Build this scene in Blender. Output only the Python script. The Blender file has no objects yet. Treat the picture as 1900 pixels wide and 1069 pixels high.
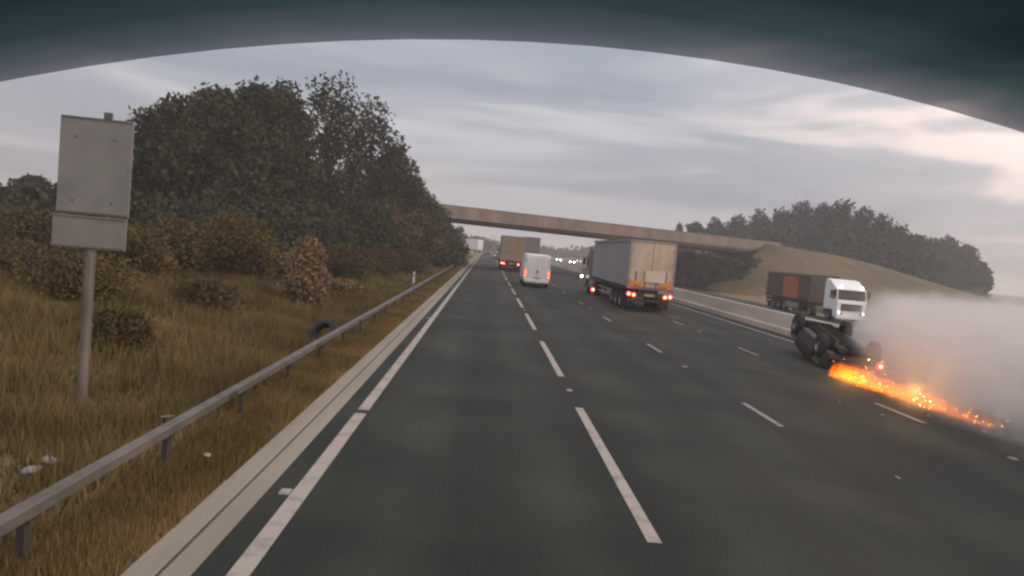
import bpy, bmesh, math, random
import numpy as np
from mathutils import Vector, Matrix, noise

R = math.radians
random.seed(7)
rng = np.random.default_rng(7)
scene = bpy.context.scene
col = scene.collection

# ------------------------------------------------------------------ camera
W, H, F = 1900.0, 1069.0, 1312.0           # photograph size and focal length in its pixels
VPX, VPY, ROLL = 905.0, 456.0, R(5.3)      # where the straight road vanishes, tilt of the horizon
CAM = Vector((0, 0, 2.8))
road_c = Vector(((VPX - W / 2) / F, -(VPY - H / 2) / F, -1)).normalized()
hor_c = Vector((math.cos(ROLL), -math.sin(ROLL), 0))
up_c = hor_c.cross(road_c).normalized()
right_c = road_c.cross(up_c).normalized()
M3 = Matrix((right_c, road_c, up_c))       # camera axes -> world axes (rows: X right, Y along the road, Z up)
cam_data = bpy.data.cameras.new('camera')
cam_data.sensor_width = 36.0
cam_data.lens = 36.0 * F / W
cam_data.clip_start = 0.02
cam_data.clip_end = 8000
cam = bpy.data.objects.new('camera', cam_data)
col.objects.link(cam)
cam.matrix_world = Matrix.Translation(CAM) @ M3.to_4x4()
scene.camera = cam


def ray(px, py):
    return (M3 @ Vector(((px - W / 2) / F, -(py - H / 2) / F, -1))).normalized()


def at_z(px, py, z=0.0):
    d = ray(px, py)
    return CAM + d * ((z - CAM.z) / d.z)


def at_y(px, py, y):
    d = ray(px, py)
    return CAM + d * (y / d.y)


def at_x(px, py, x):
    d = ray(px, py)
    return CAM + d * (x / d.x)


# ------------------------------------------------------------------ light
SUN_EL, SUN_AZ = R(11), R(116)             # low sun behind thin cloud, to the right (azimuth from +Y towards +X)
sun_dir = Vector((math.sin(SUN_AZ) * math.cos(SUN_EL), math.cos(SUN_AZ) * math.cos(SUN_EL), math.sin(SUN_EL)))
world = bpy.data.worlds.new('World')
scene.world = world
world.use_nodes = True
wn, wl = world.node_tree.nodes, world.node_tree.links
wn.clear()


def N(nodes, t, **kw):
    n = nodes.new(t)
    for k, v in kw.items():
        setattr(n, k, v)
    return n


def ramp(nodes, stops, interp='EASE'):
    n = nodes.new('ShaderNodeValToRGB')
    n.color_ramp.interpolation = interp
    while len(n.color_ramp.elements) < len(stops):
        n.color_ramp.elements.new(0.5)
    for e, (p, c) in zip(n.color_ramp.elements, stops):
        e.position = p
        e.color = (*c, 1) if len(c) == 3 else c
    return n


out = N(wn, 'ShaderNodeOutputWorld')
bg = N(wn, 'ShaderNodeBackground')
bg.inputs['Strength'].default_value = 0.1
sky = N(wn, 'ShaderNodeTexSky', sky_type='NISHITA')
sky.sun_disc = False
sky.sun_elevation = SUN_EL
sky.sun_rotation = SUN_AZ
sky.air_density = 1.5
sky.dust_density = 3.0
tc = N(wn, 'ShaderNodeTexCoord')
mp = N(wn, 'ShaderNodeMapping')
mp.inputs['Scale'].default_value = (1.0, 1.0, 6.5)
mp.inputs['Location'].default_value = (-4.7166, 0.7961, -2.3408)
mp.inputs['Rotation'].default_value = (R(-4), R(7), 0)
wl.new(tc.outputs['Generated'], mp.inputs['Vector'])
n1 = N(wn, 'ShaderNodeTexNoise')
n1.inputs['Scale'].default_value = 1.9
n1.inputs['Detail'].default_value = 4.5
n1.inputs['Roughness'].default_value = 0.48
n1.inputs['Distortion'].default_value = 0.5
wl.new(mp.outputs['Vector'], n1.inputs['Vector'])
cloud = ramp(wn, [(0.34, (2.25, 2.45, 2.95)), (0.50, (2.85, 2.98, 3.4)), (0.64, (4.15, 4.1, 4.3))])
wl.new(n1.outputs['Fac'], cloud.inputs['Fac'])
# towards the sunrise the same cloud is thinner and pink
dot = N(wn, 'ShaderNodeVectorMath', operation='DOT_PRODUCT')
dot.inputs[1].default_value = sun_dir
wl.new(tc.outputs['Generated'], dot.inputs[0])
near = ramp(wn, [(0.0, (0, 0, 0)), (0.50, (1, 1, 1))])
dadd = N(wn, 'ShaderNodeMath', operation='ADD')
dadd.inputs[1].default_value = 0.2
wl.new(dot.outputs['Value'], dadd.inputs[0])
wl.new(dadd.outputs[0], near.inputs['Fac'])
pink = ramp(wn, [(0.36, (2.5, 2.65, 3.05)), (0.50, (4.4, 4.15, 4.25)), (0.62, (8.6, 6.9, 6.5))])
wl.new(n1.outputs['Fac'], pink.inputs['Fac'])
mx = N(wn, 'ShaderNodeMix', data_type='RGBA')
wl.new(near.outputs['Color'], mx.inputs[0])
wl.new(cloud.outputs['Color'], mx.inputs[6])
wl.new(pink.outputs['Color'], mx.inputs[7])
mx2 = N(wn, 'ShaderNodeMix', data_type='RGBA')
mx2.inputs[0].default_value = 0.05           # a little clear sky shows through the overcast
wl.new(mx.outputs[2], mx2.inputs[6])
wl.new(sky.outputs['Color'], mx2.inputs[7])
# overcast skies brighten steadily from the horizon to the zenith
sz = N(wn, 'ShaderNodeSeparateXYZ')
wl.new(tc.outputs['Generated'], sz.inputs[0])
zc_ = N(wn, 'ShaderNodeMath', operation='MAXIMUM')
zc_.inputs[1].default_value = 0.0
wl.new(sz.outputs['Z'], zc_.inputs[0])
zg = N(wn, 'ShaderNodeMath', operation='MULTIPLY_ADD')
zg.inputs[1].default_value = 2.0
zg.inputs[2].default_value = 1.0
wl.new(zc_.outputs[0], zg.inputs[0])
vm = N(wn, 'ShaderNodeVectorMath', operation='SCALE')
wl.new(mx2.outputs[2], vm.inputs[0])
wl.new(zg.outputs[0], vm.inputs['Scale'])
wl.new(vm.outputs[0], bg.inputs['Color'])
wl.new(bg.outputs['Background'], out.inputs['Surface'])

sl = bpy.data.lights.new('sun', 'SUN')
sl.energy = 1.5
sl.angle = R(25)
sl.color = (1.0, 0.86, 0.76)
so = bpy.data.objects.new('sun', sl)
col.objects.link(so)
so.rotation_euler = sun_dir.to_track_quat('Z', 'Y').to_euler()

scene.render.engine = 'CYCLES'
cy = scene.cycles
cy.use_denoising = True
cy.max_bounces = 6
cy.diffuse_bounces = 3
cy.glossy_bounces = 2
cy.transmission_bounces = 3
cy.transparent_max_bounces = 10
cy.volume_bounces = 3
cy.volume_step_rate = 1.5
cy.volume_max_steps = 128
cy.sample_clamp_indirect = 4
cy.filter_width = 2.4
vs = scene.view_settings
vs.view_transform = 'Standard'
vs.look = 'None'
vs.exposure = 0.15
vs.gamma = 1.0
vs.use_curve_mapping = False


# ------------------------------------------------------------------ materials
MATS = {}


def mat(name, c1, c2=None, scale=4.0, rough=0.8, metal=0.0, bump=0.0, bscale=None, detail=5, stretch=(1, 1, 1),
        island=0.0, spec=0.4, coords='Object', lo=0.35, hi=0.65, trans=None):
    m = bpy.data.materials.new(name)
    m.use_nodes = True
    nt, lk = m.node_tree.nodes, m.node_tree.links
    b = nt['Principled BSDF']
    b.inputs['Roughness'].default_value = rough
    b.inputs['Metallic'].default_value = metal
    b.inputs['Specular IOR Level'].default_value = spec
    c2 = c2 or tuple(x * 0.72 for x in c1)
    if coords == 'World':
        t = N(nt, 'ShaderNodeNewGeometry')
        v = t.outputs['Position']
    else:
        t = N(nt, 'ShaderNodeTexCoord')
        v = t.outputs[coords]
    mpn = N(nt, 'ShaderNodeMapping')
    mpn.inputs['Scale'].default_value = stretch
    lk.new(v, mpn.inputs['Vector'])
    nz = N(nt, 'ShaderNodeTexNoise')
    nz.inputs['Scale'].default_value = scale
    nz.inputs['Detail'].default_value = detail
    nz.inputs['Roughness'].default_value = 0.6
    lk.new(mpn.outputs['Vector'], nz.inputs['Vector'])
    rp = ramp(nt, [(lo, c2), (hi, c1)], 'LINEAR')
    if island:
        g = N(nt, 'ShaderNodeNewGeometry')
        ma = N(nt, 'ShaderNodeMath', operation='MULTIPLY_ADD')
        ma.inputs[1].default_value = island
        lk.new(g.outputs['Random Per Island'], ma.inputs[0])
        ms = N(nt, 'ShaderNodeMath', operation='SUBTRACT')
        ms.inputs[1].default_value = island / 2
        lk.new(nz.outputs['Fac'], ma.inputs[2])
        lk.new(ma.outputs[0], ms.inputs[0])
        lk.new(ms.outputs[0], rp.inputs['Fac'])
    else:
        lk.new(nz.outputs['Fac'], rp.inputs['Fac'])
    lk.new(rp.outputs['Color'], b.inputs['Base Color'])
    if bump:
        bn = N(nt, 'ShaderNodeTexNoise')
        bn.inputs['Scale'].default_value = bscale or scale * 6
        bn.inputs['Detail'].default_value = 4
        lk.new(mpn.outputs['Vector'], bn.inputs['Vector'])
        bp = N(nt, 'ShaderNodeBump')
        bp.inputs['Strength'].default_value = bump
        bp.inputs['Distance'].default_value = 0.02
        lk.new(bn.outputs['Fac'], bp.inputs['Height'])
        lk.new(bp.outputs['Normal'], b.inputs['Normal'])
    MATS[name] = m
    return m


def glow(name, c, strength, base=None):
    m = mat(name, base or c, rough=0.4)
    b = m.node_tree.nodes['Principled BSDF']
    b.inputs['Emission Color'].default_value = (*c, 1)
    b.inputs['Emission Strength'].default_value = strength
    return m


def math_n(nt, lk, op, a, b=None, clamp=False):
    n = N(nt, 'ShaderNodeMath', operation=op, use_clamp=clamp)
    for i, x in enumerate((a, b)):
        if x is None:
            continue
        if isinstance(x, (int, float)):
            n.inputs[i].default_value = x
        else:
            lk.new(x, n.inputs[i])
    return n.outputs[0]


# asphalt with worn wheel tracks along the road
def asphalt():
    m = mat('asphalt', (0.037, 0.040, 0.031), (0.024, 0.027, 0.021), scale=1.0, rough=0.8, bump=0.5, bscale=60,
            stretch=(1.4, 0.035, 1), coords='World', lo=0.3, hi=0.7, spec=0.2)
    nt, lk = m.node_tree.nodes, m.node_tree.links
    b = nt['Principled BSDF']
    rp = [n for n in nt if n.type == 'VALTORGB'][0]
    g = N(nt, 'ShaderNodeNewGeometry')
    blot = N(nt, 'ShaderNodeTexNoise')
    blot.inputs['Scale'].default_value = 0.35
    blot.inputs['Detail'].default_value = 6
    lk.new(g.outputs['Position'], blot.inputs['Vector'])
    br = ramp(nt, [(0.35, (0.62, 0.65, 0.65)), (0.7, (1.22, 1.15, 1.08))])
    lk.new(blot.outputs['Fac'], br.inputs['Fac'])
    fine = N(nt, 'ShaderNodeTexNoise')
    fine.inputs['Scale'].default_value = 35
    fine.inputs['Detail'].default_value = 3
    lk.new(g.outputs['Position'], fine.inputs['Vector'])
    fr = ramp(nt, [(0.3, (0.78, 0.78, 0.78)), (0.7, (1.2, 1.2, 1.2))])
    lk.new(fine.outputs['Fac'], fr.inputs['Fac'])
    sx = N(nt, 'ShaderNodeSeparateXYZ')
    lk.new(g.outputs['Position'], sx.inputs[0])
    wv = math_n(nt, lk, 'SINE', math_n(nt, lk, 'MULTIPLY', math_n(nt, lk, 'SUBTRACT', sx.outputs['X'], 0.6), 2 * math.pi / 1.83))
    wb2 = math_n(nt, lk, 'MULTIPLY', wv, blot.outputs['Fac'])
    wf = math_n(nt, lk, 'MULTIPLY_ADD', wb2, 0.30)
    wf.node.inputs[2].default_value = 1.0
    vsc = N(nt, 'ShaderNodeVectorMath', operation='SCALE')
    lk.new(br.outputs['Color'], vsc.inputs[0])
    lk.new(wf, vsc.inputs['Scale'])
    m1 = N(nt, 'ShaderNodeMix', data_type='RGBA', blend_type='MULTIPLY')
    m1.inputs[0].default_value = 1
    m2 = N(nt, 'ShaderNodeMix', data_type='RGBA', blend_type='MULTIPLY')
    m2.inputs[0].default_value = 1
    lk.new(rp.outputs['Color'], m1.inputs[6])
    lk.new(vsc.outputs[0], m1.inputs[7])
    lk.new(m1.outputs[2], m2.inputs[6])
    lk.new(fr.outputs['Color'], m2.inputs[7])
    lk.new(m2.outputs[2], b.inputs['Base Color'])
    return m


asphalt()
mat('paint_worn', (0.25, 0.235, 0.215), (0.15, 0.14, 0.125), scale=3, rough=0.7, bump=0.2, bscale=40, detail=8, coords='World', lo=0.3, hi=0.55)
mat('paint', (0.34, 0.29, 0.25), (0.20, 0.175, 0.15), scale=3, rough=0.7, bump=0.2, bscale=40, detail=8, coords='World', lo=0.3, hi=0.5)
mat('concrete', (0.27, 0.235, 0.185), (0.20, 0.175, 0.135), scale=1.2, rough=0.9, bump=0.3, bscale=25, stretch=(1, 0.15, 1), coords='World')
mat('barrier_concrete', (0.56, 0.48, 0.41), (0.45, 0.39, 0.33), scale=0.8, rough=0.9, bump=0.3, bscale=18, stretch=(1, 0.3, 2), coords='World')
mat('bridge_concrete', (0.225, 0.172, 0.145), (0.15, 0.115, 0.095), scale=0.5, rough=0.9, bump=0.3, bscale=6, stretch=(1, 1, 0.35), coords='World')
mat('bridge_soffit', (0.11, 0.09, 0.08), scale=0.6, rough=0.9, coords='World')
mat('dark_slot', (0.02, 0.02, 0.018), rough=0.9)
mat('verge_soil', (0.20, 0.145, 0.066), (0.11, 0.083, 0.034), scale=0.35, rough=1, bump=0.6, bscale=5, detail=8, coords='World')
mat('dry_grass', (0.205, 0.145, 0.064), (0.088, 0.069, 0.026), scale=0.45, rough=1, island=0.26, coords='World', detail=4, spec=0.1)
mat('strip_grass', (0.225, 0.15, 0.064), (0.105, 0.082, 0.029), scale=0.6, rough=1, island=0.26, coords='World', detail=4, spec=0.1)
mat('bank_grass', (0.125, 0.086, 0.038), (0.066, 0.05, 0.02), scale=0.16, rough=1, bump=0.8, bscale=1.5, detail=8, coords='World')
mat('galvanised', (0.155, 0.135, 0.115), (0.095, 0.083, 0.068), scale=2, rough=0.6, metal=0.15, coords='World')
mat('galvanised_dark', (0.06, 0.05, 0.04), scale=3, rough=0.7, metal=0.1, coords='World')
mat('leaf_dark', (0.058, 0.062, 0.034), (0.020, 0.025, 0.014), scale=0.35, rough=0.9, island=0.22, coords='World', spec=0.15)
mat('leaf_brown', (0.105, 0.076, 0.04), (0.05, 0.042, 0.022), scale=0.6, rough=0.9, island=0.25, coords='World', spec=0.1)
mat('leaf_olive', (0.115, 0.082, 0.033), (0.064, 0.049, 0.019), scale=0.6, rough=0.9, island=0.25, coords='World', spec=0.1)
mat('leaf_tan', (0.25, 0.165, 0.092), (0.15, 0.1, 0.055), scale=0.8, rough=0.95, island=0.25, coords='World', spec=0.1)
mat('bark', (0.07, 0.06, 0.045), scale=6, rough=0.95, bump=0.4)
mat('sign_grey', (0.20, 0.20, 0.19), (0.15, 0.148, 0.14), scale=1.4, rough=0.5)
mat('sign_plate', (0.19, 0.182, 0.165), (0.15, 0.142, 0.128), scale=1.4, rough=0.5)
mat('tyre', (0.018, 0.018, 0.019), scale=10, rough=0.85)
mat('rim', (0.22, 0.22, 0.22), scale=8, rough=0.4, metal=0.7)
mat('chassis', (0.03, 0.028, 0.028), scale=5, rough=0.8)
mat('car_dark', (0.014, 0.013, 0.013), (0.008, 0.008, 0.008), scale=3, rough=0.5, spec=0.35)
mat('car_under', (0.012, 0.010, 0.009), (0.007, 0.006, 0.006), scale=7, rough=0.95, spec=0.1)
mat('car_silver', (0.25, 0.25, 0.26), scale=3, rough=0.35, metal=0.5)
mat('car_red', (0.2, 0.03, 0.03), scale=3, rough=0.35)
mat('glass_dark', (0.02, 0.022, 0.025), scale=3, rough=0.08, spec=0.6)
mat('van_white', (0.80, 0.77, 0.75), (0.74, 0.71, 0.69), scale=2, rough=0.35)
mat('box_white', (0.78, 0.76, 0.74), (0.68, 0.66, 0.64), scale=1, rough=0.5)
mat('cab_white', (0.80, 0.78, 0.78), (0.72, 0.7, 0.7), scale=1, rough=0.4)
mat('cab_grey', (0.16, 0.15, 0.15), scale=1, rough=0.4)
mat('curtain_grey', (0.30, 0.28, 0.285), (0.25, 0.235, 0.24), scale=0.6, rough=0.6, bump=0.2, bscale=3, stretch=(1, 1, 0.25))
mat('curtain_brown', (0.085, 0.06, 0.047), (0.055, 0.042, 0.034), scale=0.8, rough=0.7)
mat('orange_panel', (0.40, 0.12, 0.035), (0.28, 0.085, 0.03), scale=1.4, rough=0.6)
mat('door_beige', (0.52, 0.40, 0.305), (0.36, 0.275, 0.2), scale=1.1, rough=0.6, stretch=(1, 1, 0.6))
mat('door_pale', (0.60, 0.50, 0.40), (0.5, 0.41, 0.32), scale=1.5, rough=0.6)
mat('door_olive', (0.245, 0.19, 0.125), (0.18, 0.14, 0.095), scale=1.2, rough=0.6)
mat('trailer_mauve', (0.22, 0.18, 0.175), (0.17, 0.145, 0.14), scale=0.8, rough=0.6)
mat('reflector_orange', (0.62, 0.27, 0.03), (0.5, 0.2, 0.02), scale=3, rough=0.4)
mat('plate_yellow', (0.5, 0.4, 0.12), scale=9, rough=0.5)
mat('frame_grey', (0.30, 0.27, 0.25), scale=3, rough=0.5, metal=0.2)
mat('post_white', (0.62, 0.6, 0.58), scale=5, rough=0.6)
mat('litter', (0.26, 0.24, 0.2), scale=5, rough=0.6)
mat('debris_dark', (0.02, 0.018, 0.017), scale=12, rough=0.9)
mat('debris_light', (0.3, 0.27, 0.25), scale=12, rough=0.5)
mat('stud_body', (0.35, 0.33, 0.3), scale=9, rough=0.6)
mat('cab_trim', (0.075, 0.08, 0.082), scale=4, rough=0.8)
glow('lamp_red', (1.0, 0.055, 0.02), 1.6, (0.4, 0.02, 0.02))
glow('lamp_red_core', (1.0, 0.07, 0.025), 2.2, (0.4, 0.03, 0.02))
glow('lamp_bulb', (1.0, 0.36, 0.2), 16, (0.5, 0.1, 0.05))
glow('lamp_van', (1.0, 0.22, 0.10), 4, (0.5, 0.05, 0.03))
glow('lamp_white', (1.0, 0.86, 0.68), 45, (0.9, 0.9, 0.9))
glow('lamp_soft', (1.0, 0.93, 0.86), 9, (0.9, 0.9, 0.9))
glow('spark', (1.0, 0.36, 0.04), 7, (0.4, 0.1, 0.02))
glow('spark_hot', (1.0, 0.6, 0.22), 12, (0.4, 0.1, 0.02))


# ------------------------------------------------------------------ mesh helpers
def tag(o, label=None, cat=None, group=None, kind=None):
    if label:
        o['label'] = label
    if cat:
        o['category'] = cat
    if group:
        o['group'] = group
    if kind:
        o['kind'] = kind
    return o


def empty(name, loc=(0, 0, 0), rz=0.0):
    o = bpy.data.objects.new(name, None)
    o.empty_display_size = 0.2
    col.objects.link(o)
    o.location = loc
    o.rotation_euler = (0, 0, rz)
    return o


def link(name, me, m, parent=None):
    if m is not None and not me.materials:
        me.materials.append(MATS[m] if isinstance(m, str) else m)
    o = bpy.data.objects.new(name, me)
    col.objects.link(o)
    if parent is not None:
        o.parent = parent
    return o


class MB:
    def __init__(self):
        self.v, self.f = [], []

    def add(self, vs_, fs_):
        k = len(self.v)
        self.v += [tuple(p) for p in vs_]
        self.f += [tuple(i + k for i in f) for f in fs_]
        return self

    def box(self, c, s, rot=None):
        x, y, z = (d / 2 for d in s)
        pts = [Vector((a * x, b * y, d * z)) for d in (-1, 1) for a, b in ((-1, -1), (1, -1), (1, 1), (-1, 1))]
        if rot is not None:
            pts = [rot @ p for p in pts]
        pts = [p + Vector(c) for p in pts]
        return self.add(pts, [(3, 2, 1, 0), (4, 5, 6, 7), (0, 1, 5, 4), (1, 2, 6, 5), (2, 3, 7, 6), (3, 0, 4, 7)])

    def prism(self, prof, a, b, axis='y'):
        """closed profile of 2-D points swept from a to b"""
        n = len(prof)
        mk = {'y': lambda p, t: (p[0], t, p[1]), 'x': lambda p, t: (t, p[0], p[1]), 'z': lambda p, t: (p[0], p[1], t)}[axis]
        self.add([mk(p, t) for t in (a, b) for p in prof],
                 [tuple(range(n)), tuple(range(2 * n - 1, n - 1, -1))] +
                 [(i, n + i, n + (i + 1) % n, (i + 1) % n) for i in range(n)])
        return self

    def tube(self, pts, rad, n=8, caps=True):
        pts = [Vector(p) for p in pts]
        if not hasattr(rad, '__len__'):
            rad = [rad] * len(pts)
        rings = []
        for i, p in enumerate(pts):
            t = (pts[min(i + 1, len(pts) - 1)] - pts[max(i - 1, 0)]).normalized()
            q = t.to_track_quat('Z', 'Y')
            rings.append([p + q @ Vector((math.cos(2 * math.pi * k / n) * rad[i], math.sin(2 * math.pi * k / n) * rad[i], 0)) for k in range(n)])
        fs = [(i * n + k, i * n + (k + 1) % n, (i + 1) * n + (k + 1) % n, (i + 1) * n + k) for i in range(len(pts) - 1) for k in range(n)]
        if caps:
            fs += [tuple(range(n - 1, -1, -1)), tuple((len(pts) - 1) * n + k for k in range(n))]
        return self.add([p for r in rings for p in r], fs)

    def loft(self, rings, caps=True):
        n = len(rings[0])
        fs = [(i * n + k, i * n + (k + 1) % n, (i + 1) * n + (k + 1) % n, (i + 1) * n + k) for i in range(len(rings) - 1) for k in range(n)]
        if caps:
            fs += [tuple(range(n - 1, -1, -1)), tuple((len(rings) - 1) * n + k for k in range(n))]
        return self.add([p for r in rings for p in r], fs)

    def lathe_x(self, prof, c, n=20):
        """profile (x, r) spun round the X axis at centre c"""
        m = len(prof)
        pts = [(c[0] + x, c[1] + r * math.cos(2 * math.pi * k / n), c[2] + r * math.sin(2 * math.pi * k / n)) for k in range(n) for x, r in prof]
        fs = [(k * m + i, k * m + i + 1, ((k + 1) % n) * m + i + 1, ((k + 1) % n) * m + i) for k in range(n) for i in range(m - 1)]
        return self.add(pts, fs)

    def mesh(self, name, smooth=False):
        me = bpy.data.meshes.new(name)
        me.from_pydata(self.v, [], self.f)
        me.update()
        bm = bmesh.new()
        bm.from_mesh(me)
        bmesh.ops.recalc_face_normals(bm, faces=bm.faces)
        bm.to_mesh(me)
        bm.free()
        if smooth:
            me.polygons.foreach_set('use_smooth', [True] * len(me.polygons))
        return me

    def build(self, name, m, parent=None, bevel=0.0, smooth=False):
        o = link(name, self.mesh(name, smooth), m, parent)
        if bevel:
            md = o.modifiers.new('bevel', 'BEVEL')
            md.width = bevel
            md.segments = 2
            md.limit_method = 'ANGLE'
        return o


def np_mesh(name, verts, nper, m, parent=None):
    """many separate polygons with nper corners each, given as one array"""
    verts = np.asarray(verts, np.float32).reshape(-1, 3)
    nv = len(verts)
    me = bpy.data.meshes.new(name)
    me.vertices.add(nv)
    me.vertices.foreach_set('co', verts.ravel())
    me.loops.add(nv)
    me.loops.foreach_set('vertex_index', np.arange(nv, dtype=np.int32))
    me.polygons.add(nv // nper)
    me.polygons.foreach_set('loop_start', np.arange(0, nv, nper, dtype=np.int32))
    me.update(calc_edges=True)
    return link(name, me, m, parent)


def copy_tree(o, parent=None):
    c = o.copy()
    col.objects.link(c)
    if parent is not None:
        c.parent = parent
    for ch in [x for x in o.children]:
        copy_tree(ch, c)
    return c


def sm(a, b, x):
    t = min(1.0, max(0.0, (x - a) / (b - a)))
    return t * t * (3 - 2 * t)


# ------------------------------------------------------------------ ground
BR0, BR1 = Vector((-2.5, 85.0)), Vector((42.0, 111.0))     # the overbridge crosses askew
BD = (BR1 - BR0).normalized()
BN = Vector((-BD.y, BD.x))


def ground_z(x, y):
    if x < -2.55:                                         # verge, then a shallow bank on the left
        t = -x
        z = 0.02 + 0.75 * sm(4.5, 10.5, t) + 0.55 * sm(11, 26, t)
        z += 0.16 * noise.noise(Vector((x * 0.35, y * 0.35, 1))) * sm(3.6, 6, t)
        z += 0.5 * noise.noise(Vector((x * 0.05, y * 0.05, 4))) * sm(8, 20, t)
        return z
    if x < 14.6:
        return -0.06
    if x < 31.6:
        return -0.10 - 0.75 * (x - 14.6) / 16.4
    z = -0.93 + 1.3 * sm(31.6, 60, x)
    z += 0.4 * noise.noise(Vector((x * 0.05, y * 0.05, 9))) * sm(33, 45, x)
    return z


xs = sorted(set([-3000, -1500, -700, -350, -200, -120, -80, -60, -48] + list(np.arange(-40, -12, 1.6)) + list(np.arange(-12, -2.6, 0.4)) +
                [-2.56, -2.54, 0, 7, 14.55, 14.65, 20, 26, 31.5, 31.7] + list(np.arange(33, 60, 3.0)) + [66, 80, 100, 140, 200, 350, 700, 1500, 3000]))
ys = sorted(set([-60, -30, -15] + list(np.arange(-6, 40, 0.8)) + list(np.arange(40, 110, 3.0)) + list(np.arange(110, 300, 15)) + [300, 400, 600, 900, 1500, 3000]))
gv = [(x, y, ground_z(x, y)) for y in ys for x in xs]
nx = len(xs)
gf = [(j * nx + i, j * nx + i + 1, (j + 1) * nx + i + 1, (j + 1) * nx + i) for j in range(len(ys) - 1) for i in range(nx - 1)]
tag(MB().add(gv, gf).build('ground', 'verge_soil', smooth=True), 'brown dry grassland and verge soil on both sides of the motorway', 'ground', kind='structure')

# ------------------------------------------------------------------ carriageways
Y0, Y1 = -25.0, 1400.0


def strip(x0, x1, y0, y1, z0, z1=None, ny=1):
    z1 = z0 if z1 is None else z1
    b = MB()
    for k in range(ny):
        a, c = y0 + (y1 - y0) * k / ny, y0 + (y1 - y0) * (k + 1) / ny
        b.add([(x0, a, z0), (x1, a, z1), (x1, c, z1), (x0, c, z0)], [(0, 1, 2, 3)])
    return b


road = tag(strip(-2.1, 13.85, Y0, Y1, 0.0, ny=40).build('road', 'asphalt'), 'dark worn asphalt of the four lane motorway carriageway', 'road', kind='structure')
road2 = tag(strip(14.7, 31.0, Y0, Y1, -0.02, -0.77, ny=40).build('opposite_road', 'asphalt'), 'asphalt of the oncoming carriageway beyond the concrete barrier', 'road', kind='structure')

# slot drain: two concrete strips with a dark slot between them, let into the road edge
drain = tag(empty('drain_channel', (0, 0, 0)), 'pale concrete slot drain running along the road edge', 'drain', kind='structure')
for k in range(46):
    a = -20 + k * 6.0
    MB().prism([(-2.585, -0.2), (-2.345, -0.2), (-2.345, 0.018), (-2.36, 0.026), (-2.57, 0.034), (-2.585, 0.02)], a + 0.004, a + 5.996).build('kerb_block', 'concrete', drain)
    MB().prism([(-2.318, -0.2), (-2.095, -0.2), (-2.095, 0.006), (-2.11, 0.012), (-2.305, 0.022), (-2.318, 0.014)], a + 0.004, a + 5.996).build('kerb_block', 'concrete', drain)
strip(-2.345, -2.318, -20, 256, -0.03).build('slot', 'dark_slot', drain)

EDGE_X, L1, L2, L3, EDGE_R = -1.745, 1.93, 5.66, 9.27, 12.95


def dash_mesh(w, l):
    return MB().add([(-w / 2, 0, 0), (w / 2, 0, 0), (w / 2, l, 0), (-w / 2, l, 0)], [(0, 1, 2, 3)]).mesh('lane_marking')


for X, w, l, y0 in ((L1, 0.15, 5.9, 6.85), (L2, 0.12, 1.95, 12.6), (L3, 0.12, 1.85, 14.05)):
    me = dash_mesh(w, l)
    for k in range(-2, 28):
        o = link('lane_marking', me, 'paint' if X == L1 else 'paint_worn', road)
        o.location = (X, y0 + 9.0 * k, 0.004)
# solid edge lines, the left one broken by a narrow drainage gap
gap = at_z(672, 764).y
strip(EDGE_X - 0.09, EDGE_X + 0.09, Y0, gap - 0.12, 0.004).build('edge_line', 'paint', road)
strip(EDGE_X - 0.088, EDGE_X + 0.088, gap + 0.12, 420, 0.004).build('edge_line', 'paint', road)
strip(EDGE_R - 0.1, EDGE_R + 0.1, Y0, 420, 0.004).build('edge_line', 'paint_worn', road)
strip(15.4, 15.6, Y0, 420, -0.048, -0.057).build('edge_line', 'paint_worn', road2)
strip(30.2, 30.4, Y0, 420, -0.728, -0.737).build('edge_line', 'paint_worn', road2)
for X in (19.2, 22.85, 26.5):
    z = -0.02 - 0.75 * (X - 14.7) / 16.3
    me = dash_mesh(0.12, 2.0)
    for k in range(-1, 22):
        o = link('lane_marking', me, 'paint_worn', road2)
        o.location = (X, 10 + 9.0 * k, z + 0.006)

# raised road studs
stud_me = MB().box((0, 0, 0.008), (0.11, 0.14, 0.02)).box((0, -0.02, 0.022), (0.07, 0.05, 0.014)).mesh('road_stud')
for X, y0, st in ((L1, at_z(1058, 725).y, 18.0), (L2, 19.0, 18.0), (L3, 11.6, 18.0), (-1.9, at_z(531, 914).y, 18.0)):
    for k in range(0, 5):
        o = link('road_stud', stud_me, 'stud_body')
        o.location = (X, y0 + st * k, 0.0)
        where = {L1: 'dashed line between the first and second lane', L2: 'dashed line between the second and third lane',
                 L3: 'dashed line between the third and fourth lane', -1.9: 'strip outside the solid edge line'}[X]
        tag(o, 'small pale reflective road stud set in the ' + where, 'road stud', 'road studs ' + where)

# central concrete barrier
cb = tag(empty('concrete_barrier', (14.15, 0, 0)), 'long pale concrete step barrier between the two carriageways', 'barrier')
prof = [(-0.27, -0.15), (0.27, -0.15), (0.27, 0.25), (0.16, 0.30), (0.10, 0.92), (0.08, 0.95), (-0.08, 0.95), (-0.10, 0.92), (-0.16, 0.30), (-0.27, 0.25)]
sec = MB().prism(prof, 0.006, 11.994).mesh('barrier_section')
for k in range(-2, 34):
    o = link('barrier_section', sec, 'barrier_concrete', cb)
    o.location = (0, k * 12.0, 0)

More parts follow.
